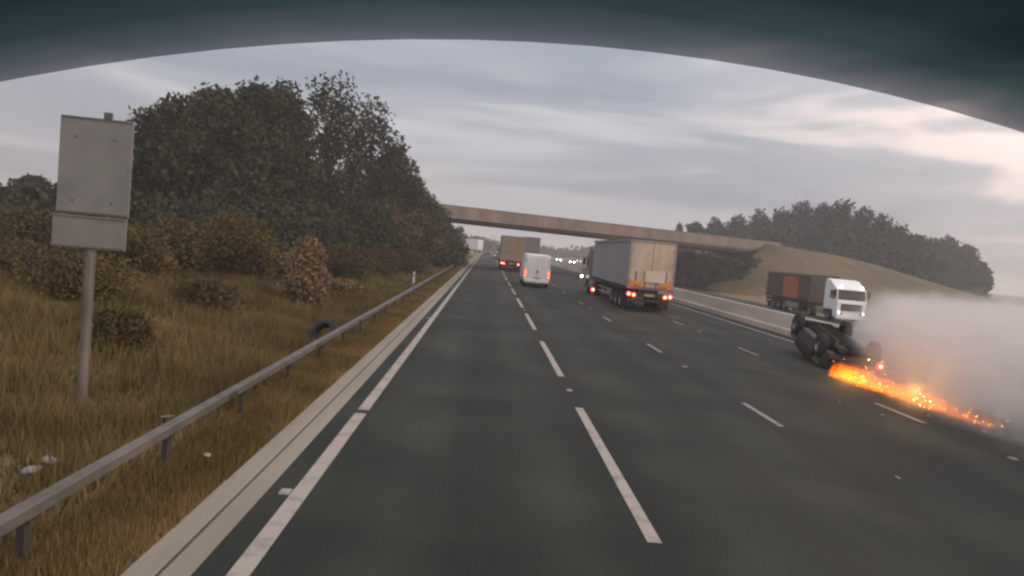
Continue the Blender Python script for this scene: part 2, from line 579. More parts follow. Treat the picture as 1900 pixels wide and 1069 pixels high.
# left safety barrier: box beam on posts
gr = tag(empty('safety_barrier', (-3.3, 0, 0)), 'weathered grey steel box beam safety barrier on the grass verge', 'barrier')
beam = MB().prism([(-0.06, 0.42), (0.04, 0.42), (0.052, 0.432), (0.052, 0.518), (0.04, 0.53), (-0.06, 0.53)], 0.003, 4.797).mesh('beam')
post = MB().box((-0.03, 0, 0.17), (0.06, 0.08, 0.48)).box((-0.0, 0, 0.405), (0.09, 0.12, 0.03)).mesh('post')
for k in range(-2, 34):
    o = link('beam', beam, 'galvanised', gr)
    o.location = (0, k * 4.8, 0)
    MB().box((0.056, 0, 0.475), (0.01, 0.3, 0.07)).box((0.061, -0.08, 0.48), (0.014, 0.03, 0.03)).box((0.061, 0.08, 0.48), (0.014, 0.03, 0.03)).build('splice_plate', 'galvanised_dark', gr).location = (0, k * 4.8, 0)
for k in range(-3, 68):
    o = link('post', post, 'galvanised_dark', gr)
    o.location = (0, k * 2.4 + 0.6, 0)

# ------------------------------------------------------------------ overbridge and its approach banks
def bline(x):
    return BR0 + BD * ((x - BR0.x) / BD.x)


SOF, DECK, PAR = 5.45, 6.55, 7.62
ang = math.atan2(BD.y, BD.x)
ov = tag(empty('road_bridge', (BR0.x, BR0.y, 0), ang), 'long brownish concrete road bridge crossing over the whole motorway', 'bridge')
s0, s1 = (-19 - BR0.x) / BD.x, (43 - BR0.x) / BD.x
MB().prism([(0.0, SOF + 0.35), (0.5, SOF), (8.5, SOF), (9.0, SOF + 0.35), (9.0, DECK), (0.0, DECK)], s0 - 2, s1 + 2, 'x').build('deck', 'bridge_concrete', ov)
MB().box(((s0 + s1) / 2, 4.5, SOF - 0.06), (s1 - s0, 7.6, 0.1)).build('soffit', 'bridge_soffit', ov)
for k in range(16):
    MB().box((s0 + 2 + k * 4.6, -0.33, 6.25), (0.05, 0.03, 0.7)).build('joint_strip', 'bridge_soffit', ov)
for yy in (-0.12, 9.12):
    MB().prism([(yy - 0.2, DECK - 0.45), (yy + 0.2, DECK - 0.45), (yy + 0.2, PAR - 0.12), (yy + 0.24, PAR - 0.1), (yy + 0.24, PAR), (yy - 0.24, PAR), (yy - 0.24, PAR - 0.1), (yy - 0.2, PAR - 0.12)], s0 - 3, s1 + 5, 'x').build('parapet', 'bridge_concrete', ov)
MB().box((s1 + 0.6, 4.5, 2.2), (1.2, 9.4, 7.4)).build('abutment', 'bridge_concrete', ov)
MB().box((s0 - 0.6, 4.5, 2.2), (1.2, 9.4, 7.4)).build('abutment', 'bridge_concrete', ov)


for o_ in ov.children:
    if o_.name.startswith(('deck', 'parapet')):
        for v_ in o_.data.vertices:
            if v_.co.z > SOF + 0.4:
                v_.co.z -= 0.62 * (1 - (v_.co.x - s0) / (s1 - s0))


def bank(name, label, s_a, s_b, crest, step):
    b = MB()
    ts = [-34, -26, -19, -14, -10, -7, -4, -1.5, 0.3, 4.5, 8.7, 12, 17, 24, 34]
    n = int(abs(s_b - s_a) / step) + 1
    for i in range(n):
        s = s_a + (s_b - s_a) * i / (n - 1)
        h = crest(s)
        for t in ts:
            off = max(0.0, -t - 0.0, t - 9.0)
            end = max(0.0, s1 + 1.0 - s) if s_b > s_a else max(0.0, s - s0 + 1.0)
            off = math.hypot(off, end * 1.25)
            p = BR0 + BD * s + BN * t
            wob = 0.5 * noise.noise(Vector((p.x * 0.08, p.y * 0.08, 2))) * (1 if off > 1 else 0.2)
            z = max(-1.4, h - off * 0.46 + wob)
            if end > 0.4 and -0.8 < t < 9.8:
                z = min(z, 5.0 - end * 0.75)
            b.v.append((p.x, p.y, z))
    m = len(ts)
    b.f = [(i * m + k, i * m + k + 1, (i + 1) * m + k + 1, (i + 1) * m + k) for i in range(n - 1) for k in range(m - 1)]
    return tag(b.build(name, 'bank_grass', smooth=True), label, 'embankment', kind='structure')


bank('embankment', 'brown grassy approach bank of the bridge beyond the oncoming carriageway', s1 - 13.0, s1 + 131,
     lambda s: 7.45 - 0.3 * sm(s1, s1 + 12, s) - 6.2 * sm(s1 + 8, s1 + 95, s), 3.0)
bank('embankment', 'grassy approach bank of the bridge behind the tall dark trees', s0 + 11.0, s0 - 34,
     lambda s: 6.9 - 8.4 * sm(2, 34, s0 - s), 3.0)

# ------------------------------------------------------------------ plants
def leaves(lobes, n, size, shell=0.55, flat=1.0):
    """leaf clump quads spread through a set of ellipsoid lobes (cx,cy,cz,rx,ry,rz)"""
    vol = np.array([l[3] * l[4] * l[5] for l in lobes]) ** 0.7
    pick = rng.choice(len(lobes), n, p=vol / vol.sum())
    L = np.array(lobes)[pick]
    d = rng.normal(size=(n, 3))
    d /= np.linalg.norm(d, axis=1)[:, None]
    r = shell + (1.06 - shell) * rng.random(n) ** 0.7
    r *= 1 + 0.10 * rng.normal(size=n)
    p = L[:, :3] + d * L[:, 3:] * r[:, None]
    a = rng.normal(size=(n, 3)) + d * 0.2
    a /= np.linalg.norm(a, axis=1)[:, None]
    b = np.cross(a, rng.normal(size=(n, 3)))
    b /= np.linalg.norm(b, axis=1)[:, None]
    s = size * (0.55 + 0.9 * rng.random(n))[:, None]
    a, b = a * s * 0.8, b * s * 0.45
    return np.stack([p - a, p + b, p + a, p - b], 1)


def plant(name, label, cat, base, height, rad, lobes_n, n_leaf, leaf, m, trunk=True, group=None, low=0.25, seed=0, squash=1.0, shell=0.5, lobe_r=0.42):
    rnd = random.Random(seed * 31 + 5)
    root = tag(empty(name, base), label, cat, group)
    lobes = []
    for k in range(lobes_n):
        f = (k + 0.5) / lobes_n
        zc = height * (low + (0.86 - low) * f)
        prof = math.sin(math.pi * min(1, max(0.12, (f * 0.72 + 0.22)))) ** 0.8
        a = k * 2.39996 + rnd.random()
        rr = rad * (0.6 * prof) * (0.35 + 0.65 * rnd.random())
        lr = rad * lobe_r * (0.7 + 0.6 * rnd.random()) * (0.65 + 0.5 * prof)
        lobes.append((rr * math.cos(a), rr * math.sin(a) * squash, min(zc, height - lr * 0.82), lr, lr * squash, lr * 0.85))
    lobes.append((0, 0, height * 0.87, rad * 0.36, rad * 0.36 * squash, height * 0.13))
    np_mesh('crown', leaves(lobes, n_leaf, leaf, shell), 4, m, root)
    b = MB()
    if trunk:
        tr = max(0.05, height * 0.018)
        pts = [(0, 0, -0.4)] + [(0.15 * rnd.uniform(-1, 1) * i, 0.15 * rnd.uniform(-1, 1) * i, height * 0.78 * i / 5) for i in range(1, 6)]
        b.tube(pts, [tr * 1.25, tr, tr * 0.9, tr * 0.7, tr * 0.5, tr * 0.2], 7)
        for l in lobes[::2]:
            z0 = max(height * 0.15, l[2] * 0.6)
            b.tube([(0, 0, z0), (l[0] * 0.55, l[1] * 0.55, (z0 + l[2]) / 2 + 0.2), (l[0], l[1], l[2])], [tr * 0.5, tr * 0.3, tr * 0.08], 5)
    else:
        for l in lobes:
            b.tube([(l[0] * 0.15, l[1] * 0.15, -0.1), (l[0] * 0.6, l[1] * 0.6, l[2] * 0.6), (l[0], l[1], l[2])], [0.035, 0.025, 0.008], 5)
    b.build('trunk' if trunk else 'stem', 'bark', root, smooth=True)
    return root


def tree_at(px, py, y, rad, name, label, n, leaf, m, group=None, seed=0, dz=0.0, **kw):
    top = at_y(px, py, y)
    z = ground_z(top.x, y) + dz
    return plant(name, label, kw.pop('cat', 'tree'), (top.x, y, z), top.z - z, rad, kw.pop('lobes', 14), n, leaf, m, seed=seed, group=group, **kw)


# tall trees on the left verge, in order away from the camera
LT = [(335, 176, 46, 3.5, 'dense dark tree just past the grey roadside sign', 24000),
      (405, 160, 49, 3.9, 'dense dark tree whose round top starts the tall dark row', 24000),
      (478, 150, 52, 4.2, 'dense dark tree with an even domed top within the row', 24000),
      (530, 148, 55, 3.6, 'dense dark tree beside the airy tree with sky gaps', 22000),
      (622, 133, 60, 6.2, 'airy tall tree with bright sky gaps through its leaves', 8500),
      (698, 178, 66, 4.8, 'ragged edged tree with branch tips reaching over the verge', 6500),
      (735, 262, 72, 3.6, 'smaller dark tree stepping down towards the bridge', 12000),
      (770, 332, 78, 3.5, 'low dark tree standing close before the bridge', 12000),
      (806, 380, 83, 3.2, 'lowest dark tree touching the left end of the bridge', 12000)]
for i, (px, py, y, r, lab, n) in enumerate(LT):
    airy = i in (4, 5)
    tree_at(px, py, y, r, 'tree', lab, n, 0.21, 'leaf_dark', 'tall trees on the left verge', seed=i + 1, low=0.16, lobes=16 if not airy else 34,
            lobe_r=0.46 if not airy else 0.25, shell=0.4 if not airy else 0.3)
# undergrowth below them
UG = [(300, 365, 43, 3.6, 'leaf_dark'), (395, 372, 45, 3.6, 'leaf_dark'), (500, 372, 48, 3.8, 'leaf_dark'), (585, 380, 52, 4.0, 'leaf_dark'), (660, 372, 57, 4.0, 'leaf_dark'),
      (715, 380, 62, 3.8, 'leaf_brown'), (765, 392, 67, 3.6, 'leaf_brown'), (805, 405, 72, 3.4, 'leaf_dark'), (820, 415, 77, 2.6, 'leaf_dark'), (838, 438, 82, 2.0, 'leaf_brown')]
ul = ['broad dark bush under the tree behind the sign', 'broad dark bush below the first round treetop', 'dark bush below the domed treetop behind the orange brown shrub',
      'dark bush at the foot of the airy tree', 'dark bush between the airy and the ragged tree', 'brownish bush at the foot of the ragged tree',
      'brownish bush under the trees stepping down to the bridge', 'dark bush under the low tree before the bridge', 'small dark bush beside the barrier near the bridge', 'small brown bush at the left bridge end']
for i, (px, py, y, r, m) in enumerate(UG):
    tree_at(px, py, y, r, 'bush', ul[i], 8000, 0.2, m, 'undergrowth below the tall trees', seed=i + 30, cat='bush', trunk=False, low=0.12, lobes=10, shell=0.35, lobe_r=0.5)
# far left trees
for i, (px, py, y, r, lab) in enumerate([(60, 326, 66, 2.4, 'narrow pointed tree beyond the grey sign'), (18, 362, 64, 4.2, 'low round tree beside the pointed tree'),
                                         (105, 362, 70, 4.0, 'low tree half hidden by the grey sign'), (205, 372, 60, 4.0, 'low tree between the grey sign and the tall dark row'), (8, 350, 46, 3.2, 'dull bushy low tree in front of the low round tree'), (78, 352, 44, 2.8, 'dull bushy low tree in front of the pointed tree'), (130, 352, 43, 2.6, 'bushy low tree right behind the sign panel'), (-60, 350, 62, 5, 'low wide tree at the far end of the left hedge')]):
    tree_at(px, py, y, r, 'tree', lab, 5000, 0.28, 'leaf_dark', 'low trees beyond the sign', seed=i + 50, low=0.15, shell=0.4, lobe_r=0.5)

# dry shrubs on the verge
SH = [(438, 392, 27, 2.0, 'leaf_olive', 'round orange brown shrub in front of the dark trees'),
      (330, 405, 25, 1.9, 'leaf_olive', 'olive brown shrub between the sign and the round shrub'),
      (250, 425, 22, 1.6, 'leaf_olive', 'dull olive shrub just past the sign post'),
      (572, 436, 24, 0.95, 'leaf_tan', 'pale pinkish tan dry shrub standing by the barrier'),
      (520, 470, 30, 1.6, 'leaf_olive', 'low olive shrub behind the pale tan shrub'),
      (640, 452, 36, 1.8, 'leaf_brown', 'brown shrub past the pale tan shrub'),
      (700, 462, 44, 1.9, 'leaf_brown', 'brown shrub under the ragged tree'),
      (755, 466, 52, 1.8, 'leaf_brown', 'small brown shrub close to the barrier before the bridge'),
      (60, 452, 19, 2.2, 'leaf_brown', 'dark brown shrub left of the sign post'),
      (-40, 430, 20, 2.4, 'leaf_brown', 'large brown shrub at the edge of the bank'),
      (150, 470, 17, 1.4, 'leaf_olive', 'low olive shrub right behind the sign post'),
      (390, 520, 19, 1.1, 'leaf_olive', 'knee high olive tuft of shrub on the verge slope'),
      (220, 575, 13, 0.7, 'leaf_olive', 'thin olive dry weed clump behind the barrier near the sign'),
      (640, 520, 30, 0.8, 'leaf_tan', 'small tan weed clump by the barrier'),
      (-30, 380, 31, 2.8, 'leaf_brown', 'wide dull brown hedge bush at the outer end of the bank'),
      (32, 384, 29, 2.4, 'leaf_brown', 'dull brown hedge bush below the pointed tree'),
      (90, 388, 28, 2.2, 'leaf_brown', 'dull brown hedge bush behind the sign plate'),
      (190, 398, 27, 2.2, 'leaf_brown', 'dull brown hedge bush between the sign and the tall trees')]
for i, (px, py, y, r, m, lab) in enumerate(SH):
    tree_at(px, py, y, r, 'shrub', lab, 9000 if y > 18 else 7000, 0.075 if y > 20 else 0.055, m, 'dry shrubs on the left verge', seed=i + 70, cat='shrub', trunk=False, low=0.1, lobes=11, shell=0.3, lobe_r=0.46)

# trees behind the right hand bank
RT = [(1262, 414, 190, 2.2), (1292, 410, 188, 4.5), (1330, 404, 185, 5.5), (1372, 398, 182, 5.5), (1412, 388, 178, 5.5), (1452, 386, 175, 5.5), (1492, 372, 170, 6), (1530, 376, 165, 5.5),
      (1566, 369, 160, 6), (1606, 382, 158, 6), (1640, 396, 158, 5.5), (1672, 414, 160, 5.5), (1700, 432, 166, 5.5), (1728, 440, 185, 5.5), (1762, 438, 190, 6), (1796, 454, 190, 5.5), (1822, 486, 192, 4)]
rl = ['small lone tree at the start of the wood beside the bridge', 'low tree next to the lone small tree', 'low tree on the rising part of the wood near the bridge', 'middling tree on the rising part of the wood',
      'rounded tree below the highest treetops', 'rounded tree just before the first peak of the wood', 'tall tree forming the first peak of the wood', 'tall tree in the dip between the two peaks of the wood',
      'tallest tree at the second peak of the wood', 'broad tree just past the highest treetop', 'broad tree on the falling edge of the wood', 'rounded tree lower on the falling edge of the wood',
      'tree at the foot of the dense wood above the white cab', 'hazy tree starting the paler end of the wood', 'hazy round tree at the paler end of the wood', 'hazy tree near the end of the wood over the smoke', 'last small hazy tree of the wood over the smoke']
for i, (px, py, y, r) in enumerate(RT):
    tree_at(px, py, y, r, 'tree', rl[i], 4200, 0.6, 'leaf_dark', 'wood behind the right bank', seed=i + 100, low=0.10, lobes=13, shell=0.35, lobe_r=0.5)
for i, (px, py, y, r) in enumerate([(1300, 432, 172, 7), (1370, 430, 168, 7), (1440, 425, 162, 7), (1510, 425, 156, 7), (1580, 430, 150, 7), (1645, 445, 150, 6.5), (1700, 470, 156, 6), (1750, 480, 176, 6), (1795, 500, 180, 5)]):
    tree_at(px, py, y, r, 'bush', ['broad dark bush at the bridge end of the wood', 'broad dark bush under the rising trees of the wood', 'broad dark bush below the first peak of the wood', 'broad dark bush below the dip of the wood',
                                  'broad dark bush below the highest tree of the wood', 'broad dark bush below the falling edge of the wood', 'dark bush at the foot of the falling edge', 'hazy bush below the paler trees', 'hazy bush at the very end of the wood'][i],
            2000, 0.8, 'leaf_dark', 'bushes at the foot of the wood', seed=i + 140, cat='bush', trunk=False, low=0.08, lobes=10, shell=0.3, lobe_r=0.52)
# dark growth seen through the right span of the bridge, and the far tree line beyond
for i, (px, py, y, r) in enumerate([(1285, 470, 108, 3.6), (1325, 472, 107, 3.4), (1362, 476, 106, 3.2), (1392, 478, 107, 2.6), (1250, 464, 124, 4)]):
    tree_at(px, py, y, r, 'bush', ['tall dark bush under the bridge beside the lorry', 'tall dark bush in the middle of the right span', 'tall dark bush near the right abutment', 'dark bush against the right abutment', 'dark bush hidden partly by the lorry under the bridge'][i],
            3600, 0.42, 'leaf_dark', 'dark bushes seen under the bridge', seed=i + 160, cat='bush', trunk=False, low=0.05, lobes=12, shell=0.3, lobe_r=0.55)
for i, (px, py, y, r) in enumerate([(885, 441, 330, 6), (905, 446, 380, 8), (940, 450, 460, 10), (1012, 458, 470, 10), (1048, 462, 450, 10), (1085, 460, 430, 10), (852, 420, 200, 2.5)]):
    tree_at(px, py, y, r, 'tree', ['distant tree past the bridge beside the white box', 'distant tree past the bridge behind the small pale board', 'distant tree above the lorry with two tail lights', 'far tree right of the white van', 'far tree above the oncoming headlights', 'far tree between headlights and big lorry', 'slim tree just past the left end of the bridge'][i],
            900, 1.6 if i < 6 else 0.6, 'leaf_dark', 'distant trees beyond the bridge', seed=i + 180, low=0.08, lobes=9, shell=0.3, lobe_r=0.55)


# dry grass: blades in one mesh each for verge and barrier strip
def blades(n, xr, yr, hmin, hmax, wd, dens_pow=1.6):
    y = yr[0] + (yr[1] - yr[0]) * rng.random(n) ** dens_pow
    x = xr[0] + (xr[1] - xr[0]) * rng.random(n)
    z = np.array([ground_z(a, b) for a, b in zip(x, y)])
    clump = np.array([noise.noise(Vector((a * 0.7, b * 0.7, 3))) for a, b in zip(x, y)])
    h = (hmin + (hmax - hmin) * rng.random(n)) * np.clip(0.75 + 0.9 * clump, 0.25, 1.6)
    w = wd * (0.6 + 0.8 * rng.random(n)) * (1 + y / 22.0)
    th = rng.random(n) * 2 * np.pi
    lean = 0.45 * h[:, None] * rng.normal(size=(n, 2)) * 0.6
    dx, dy = np.cos(th) * w, np.sin(th) * w
    a = np.stack([x - dx, y - dy, z - 0.03], 1)
    b = np.stack([x + dx, y + dy, z - 0.03], 1)
    c = np.stack([x + lean[:, 0], y + lean[:, 1], z + h], 1)
    return np.stack([a, b, c], 1)


tag(np_mesh('verge_grass', np.concatenate([blades(170000, (-13, -3.5), (2.5, 45), 0.12, 0.5, 0.008), blades(30000, (-24, -11), (6, 70), 0.25, 0.7, 0.025, 1.2),
                                           blades(16000, (-9, -3.4), (40, 95), 0.2, 0.5, 0.02, 1.0)]), 3, 'dry_grass'),
    'tall dry brown grass covering the left verge behind the barrier', 'grass', kind='stuff')
tag(np_mesh('strip_grass', np.concatenate([blades(110000, (-3.5, -2.59), (2.2, 40), 0.05, 0.2, 0.006), blades(8000, (-3.5, -2.59), (35, 110), 0.06, 0.2, 0.014, 1.0)]), 3, 'strip_grass'),
    'short brown grass strip between the drain and the steel barrier', 'grass', kind='stuff')

# ------------------------------------------------------------------ roadside sign, marker post, litter
p = at_y(170, 330, 9.8)
sg = tag(empty('road_sign', (p.x, p.y, ground_z(p.x, p.y)), R(4)), 'tall blank grey road sign with a paler lower plate on a post', 'sign')
zb = ground_z(p.x, p.y)
MB().box((0.04, 0, (4.02 + 2.72) / 2 - zb), (0.93, 0.035, 4.02 - 2.72)).build('sign_panel', 'sign_grey', sg, 0.006)
MB().box((0.015, -0.003, (2.70 + 2.26) / 2 - zb), (0.95, 0.03, 0.44)).build('lower_plate', 'sign_plate', sg, 0.006)
for zz, hh in ((3.37, 1.28), (2.48, 0.42)):
    for s in (-1, 1):
        MB().box((0.04 if zz > 3 else 0.015, -0.022, zz + s * (hh / 2 - 0.012) - zb), (0.90, 0.012, 0.02)).build('panel_edge', 'galvanised', sg)
for xx in (-0.22, 0.28):
    for zz in (2.9, 3.75):
        MB().box((xx, -0.022, zz - zb), (0.025, 0.014, 0.025)).build('bolt', 'galvanised', sg)
MB().box((0.17, 0.0, 4.06 - zb), (0.1, 0.05, 0.09)).build('top_bracket', 'galvanised', sg, 0.004)
for xx in (0.0,):
    MB().tube([(xx, 0.09, -0.4), (xx, 0.09, 3.9 - zb)], 0.07, 12).build('post', 'galvanised', sg)
for zz in (2.4, 3.0, 3.7):
    MB().box((0, 0.035, zz - zb), (0.8, 0.03, 0.05)).build('cross_rail', 'galvanised', sg)

for y, lab in ((at_x(766, 540, -3.95).y, 'white marker post with a red reflector behind the barrier near the trees'), ):
    z = ground_z(-3.95, y)
    mp_ = tag(empty('marker_post', (-3.95, y, z)), lab, 'marker post')
    MB().prism([(-0.06, -0.03), (0.06, -0.03), (0.05, 0.03), (-0.05, 0.03)], -0.1, 0.95, 'z').build('post', 'post_white', mp_, 0.008)
    MB().box((0, -0.036, 0.75), (0.07, 0.01, 0.12)).build('reflector', 'car_red', mp_)
for (px, py, x, s, lab) in ((62, 822, -4.3, 0.10, 'crumpled white litter bag lying in the grass'), (96, 818, -4.3, 0.09, 'round white litter scrap beside the litter bag'),
                            (318, 706, -4.0, 0.17, 'long pale litter strip in the grass behind the barrier'), (386, 820, -2.95, 0.045, 'tiny pale litter scrap between drain and barrier')):
    q = at_x(px, py, x)
    z = ground_z(x, q.y) + 0.13
    b = MB()
    rings = []
    for i in range(6):
        t = i / 5
        rr = s * math.sin(math.pi * (0.08 + 0.84 * t)) * (1 if px != 318 else 0.35)
        rings.append([(rr * math.cos(2 * math.pi * k / 9) * random.uniform(0.75, 1.2), (t - 0.5) * s * 2 * (1 if px != 318 else 1.8), rr * math.sin(2 * math.pi * k / 9) * random.uniform(0.5, 1.0)) for k in range(9)])
    o = b.loft(rings).build('litter', 'litter', smooth=True)
    o.location = (x, q.y, z)
    o.rotation_euler = (random.uniform(-.3, .3), random.uniform(-.3, .3), random.uniform(0, 3))
    o.scale = (1.0, 1.0, 0.55)
    tag(o, lab, 'litter')
q = at_x(606, 608, -3.75)
b = MB()
b.lathe_x([(-0.11, 0.2), (-0.11, 0.27), (-0.06, 0.33), (0.06, 0.33), (0.11, 0.27), (0.11, 0.2), (-0.11, 0.2)], (0, 0, 0), 22)
o = b.build('old_tyre', 'tyre', smooth=True)
o.location = (-3.8, q.y, ground_z(-3.8, q.y) + 0.3)
o.rotation_euler = (0, R(35), R(70))
tag(o, 'dark discarded tyre leaning behind the steel barrier', 'tyre')

# ------------------------------------------------------------------ vehicles
def wheel(parent, x, y, r=0.5, w=0.3, side=1, m='tyre'):
    o = MB().lathe_x([(-w / 2, r * 0.55), (-w / 2, r * 0.88), (-w / 2 + 0.03, r * 0.98), (-w / 4, r), (w / 4, r), (w / 2 - 0.03, r * 0.98), (w / 2, r * 0.88), (w / 2, r * 0.55)], (0, 0, 0), 22).build('wheel', m, parent, smooth=True)
    o.location = (x, y, r)
    b = MB().lathe_x([(side * (w / 2 - 0.05), 0.0001), (side * (w / 2 - 0.03), r * 0.18), (side * (w / 2 - 0.09), r * 0.25), (side * (w / 2 - 0.07), r * 0.48), (side * (w / 2 - 0.005), r * 0.565)], (0, 0, 0), 18)
    for k in range(5):
        a = k * 2 * math.pi / 5
        b.box((side * (w / 2 - 0.045), math.cos(a) * r * 0.33, math.sin(a) * r * 0.33), (0.03, r * 0.09, r * 0.34), Matrix.Rotation(a + math.pi / 2, 3, 'X'))
    b.build('rim', 'rim', o, smooth=False)
    return o


def lamp(parent, name, loc, r, m, sq=1.0, power=0.0, colr=(1, 0.1, 0.04), back=-1):
    b = MB()
    rings = [[(math.cos(2 * math.pi * k / 12) * r * s, y, math.sin(2 * math.pi * k / 12) * r * s * sq) for k in range(12)] for y, s in ((0, 1.12), (back * 0.03, 1.0), (back * 0.045, 0.6))]
    o = b.loft(rings).build(name, m, parent, smooth=False)
    o.location = loc
    if m == 'lamp_red_core':
        MB().loft([[(math.cos(2 * math.pi * k / 8) * r * s, y, math.sin(2 * math.pi * k / 8) * r * s) for k in range(8)] for y, s in ((back * 0.02, 0.4), (back * 0.055, 0.4), (back * 0.065, 0.2))]).build('bulb', 'lamp_bulb', o)
    if power:
        ld = bpy.data.lights.new(name + '_light', 'POINT')
        ld.energy = power
        ld.color = colr
        ld.shadow_soft_size = 0.06
        lo_ = bpy.data.objects.new(name + '_light', ld)
        col.objects.link(lo_)
        lo_.parent = o
        lo_.location = (0, back * 0.14, 0)
    return o


def tractor(root, y, m, height=3.6, front_lamps=False):
    """tractor unit whose bumper is at y + 5.6 (pointing +y)"""
    f = y + 5.6
    hw = 1.22
    top = height
    side = [(f - 2.25, 0.95), (f - 2.25, top - 0.25), (f - 2.05, top), (f - 1.45, top - 0.08), (f - 0.48, 2.78), (f - 0.26, 2.68), (f - 0.06, 1.75), (f, 1.6), (f, 0.42), (f - 0.5, 0.36), (f - 0.62, 0.95)]
    rings = []
    for x, inset in ((-hw, 0.10), (-hw + 0.05, 0.0), (hw - 0.05, 0.0), (hw, 0.10)):
        cy_, cz = f - 1.1, 1.8
        rings.append([(x, cy_ + (a - cy_) * (1 - inset * 0.5), cz + (c - cz) * (1 - inset * 0.35)) for a, c in side])
    cabo = MB().loft(rings).build('cab', m, root, 0.03)
    # windscreen, side windows, grille, bumper
    n = Vector((0, 0.98, 0.2)).normalized()
    MB().add([Vector(q) + n * 0.02 for q in ((-1.08, f - 0.24, 2.60), (1.08, f - 0.24, 2.60), (1.12, f - 0.075, 1.82), (-1.12, f - 0.075, 1.82))], [(0, 1, 2, 3)]).build('windscreen', 'glass_dark', cabo)
    for s in (-1, 1):
        MB().add([(s * (hw + 0.004), f - 0.45, 2.5), (s * (hw + 0.004), f - 0.3, 1.85), (s * (hw + 0.004), f - 1.25, 1.85), (s * (hw + 0.004), f - 1.25, 2.5)], [(0, 1, 2, 3)]).build('side_window', 'glass_dark', cabo)
        MB().box((s * (hw + 0.16), f - 0.12, 2.3), (0.2, 0.12, 0.55)).build('mirror', 'chassis', cabo, 0.02)
        MB().tube([(s * hw, f - 0.2, 2.5), (s * (hw + 0.16), f - 0.12, 2.5)], 0.02, 6).build('mirror_arm', 'chassis', cabo)
        MB().box((s * 0.95, f + 0.012, 0.75), (0.42, 0.03, 0.22)).build('headlight_housing', 'glass_dark', cabo, 0.01)
        if front_lamps:
            lamp(cabo, 'headlight', (s * 1.0, f + 0.03, 0.78), 0.075, 'lamp_soft', back=1)
            lamp(cabo, 'roof_lamp', (s * 0.85, f - 0.30, 2.86), 0.085, 'lamp_soft', back=1)
    MB().box((0, f + 0.006, 1.22), (1.7, 0.03, 0.55)).build('grille', 'chassis', cabo, 0.01)
    for zz in (1.06, 1.2, 1.34):
        MB().box((0, f + 0.025, zz), (1.6, 0.02, 0.05)).build('grille_bar', 'frame_grey', cabo)
    MB().box((0, f - 0.05, 0.45), (2.4, 0.2, 0.28)).build('bumper', m, root, 0.04)
    MB().box((0, y + 2.0, 0.75), (0.9, 5.2, 0.26)).build('tractor_chassis', 'chassis', root)
    for s in (-1, 1):
        MB().box((s * 0.95, y + 2.7, 0.68), (0.5, 1.2, 0.5)).build('fuel_tank', 'frame_grey', root, 0.05)
        wheel(root, s * 1.05, y + 4.2, 0.5, 0.3, s)
        wheel(root, s * 0.95, y + 0.9, 0.5, 0.5, s)


def trailer(root, L, top, side_m, rear_m, floor=1.2, detail=True, lamp_m='lamp_red_core', power=0.0, marks=True, straps=True):
    hw = 1.275
    MB().box((0, L / 2 + 0.03, (floor + top) / 2), (2 * hw - 0.04, L - 0.1, top - floor)).build('trailer_body', side_m, root, 0.03)
    for s in (-1, 1):
        MB().box((s * hw, L / 2, top - 0.06), (0.06, L, 0.14)).build('roof_rail', 'frame_grey', root)
        MB().box((s * hw, L / 2, floor + 0.06), (0.06, L, 0.16)).build('side_rail', 'chassis', root)
    if detail and straps:
        for s in (-1, 1):
            k = 0
            while k * 1.35 < L - 0.6:
                MB().box((s * (hw + 0.012), 0.45 + k * 1.35, (floor + top) / 2), (0.02, 0.05, top - floor - 0.35)).build('curtain_strap', 'chassis', root)
                k += 1
    # rear frame and doors
    MB().box((0, -0.01, top - 0.05), (2 * hw, 0.1, 0.12)).build('rear_header', 'frame_grey', root)
    for s in (-1, 1):
        MB().box((s * (hw - 0.05), -0.01, (floor + top) / 2 - 0.01), (0.1, 0.1, top - floor - 0.12)).build('rear_corner_post', 'frame_grey', root)
        d = MB().box((s * 0.59, -0.02, (floor + top) / 2), (1.16, 0.06, top - floor - 0.26)).build('rear_door', rear_m, root, 0.012)
        if detail:
            for xx in (0.30, 0.82):
                MB().tube([(s * xx, -0.075, floor + 0.15), (s * xx, -0.075, floor + 1.0)], 0.02, 6).build('lock_rod', 'chassis', d)
            for zz in (floor + 0.5, floor + 1.5, top - 0.5):
                MB().box((s * 1.14, -0.065, zz), (0.12, 0.04, 0.09)).build('hinge', 'frame_grey', d)
    if marks:
        for s in (-1, 1):
            MB().box((s * 0.84, -0.108, floor + 0.34), (0.74, 0.02, 0.2)).build('reflector_panel', 'reflector_orange', root)
    # chassis, bumper, lamps, running gear
    MB().box((0, L / 2, floor - 0.14), (1.1, L - 0.4, 0.22)).build('chassis', 'chassis', root)
    MB().box((0, 0.02, 0.62), (2.3, 0.12, 0.16)).build('underrun_bumper', 'chassis', root)
    MB().box((0, 0.0, 0.93), (2.4, 0.08, 0.26)).build('lamp_board', 'chassis', root)
    MB().box((0.0, -0.055, 0.92), (0.52, 0.02, 0.12)).build('number_plate', 'plate_yellow', root)
    for s in (-1, 1):
        lamp(root, 'tail_light', (s * 1.13, -0.05, 0.93), 0.12, lamp_m, power=power)
        lamp(root, 'tail_light', (s * 0.86, -0.05, 0.89), 0.12, lamp_m)
        for k in range(3):
            wheel(root, s * 1.03, 1.8 + k * 1.31, 0.5, 0.38, s)
        MB().box((s * 1.0, 0.75, 0.45), (0.55, 0.03, 0.6)).build('mudflap', 'chassis', root)
        if detail:
            for zz in (0.55, 0.85):
                MB().box((s * 1.2, L * 0.56, zz), (0.04, L * 0.36, 0.1)).build('side_guard', 'frame_grey', root)
            MB().box((s * 0.7, L * 0.76, 0.65), (0.14, 0.14, 0.9)).build('landing_leg', 'chassis', root)


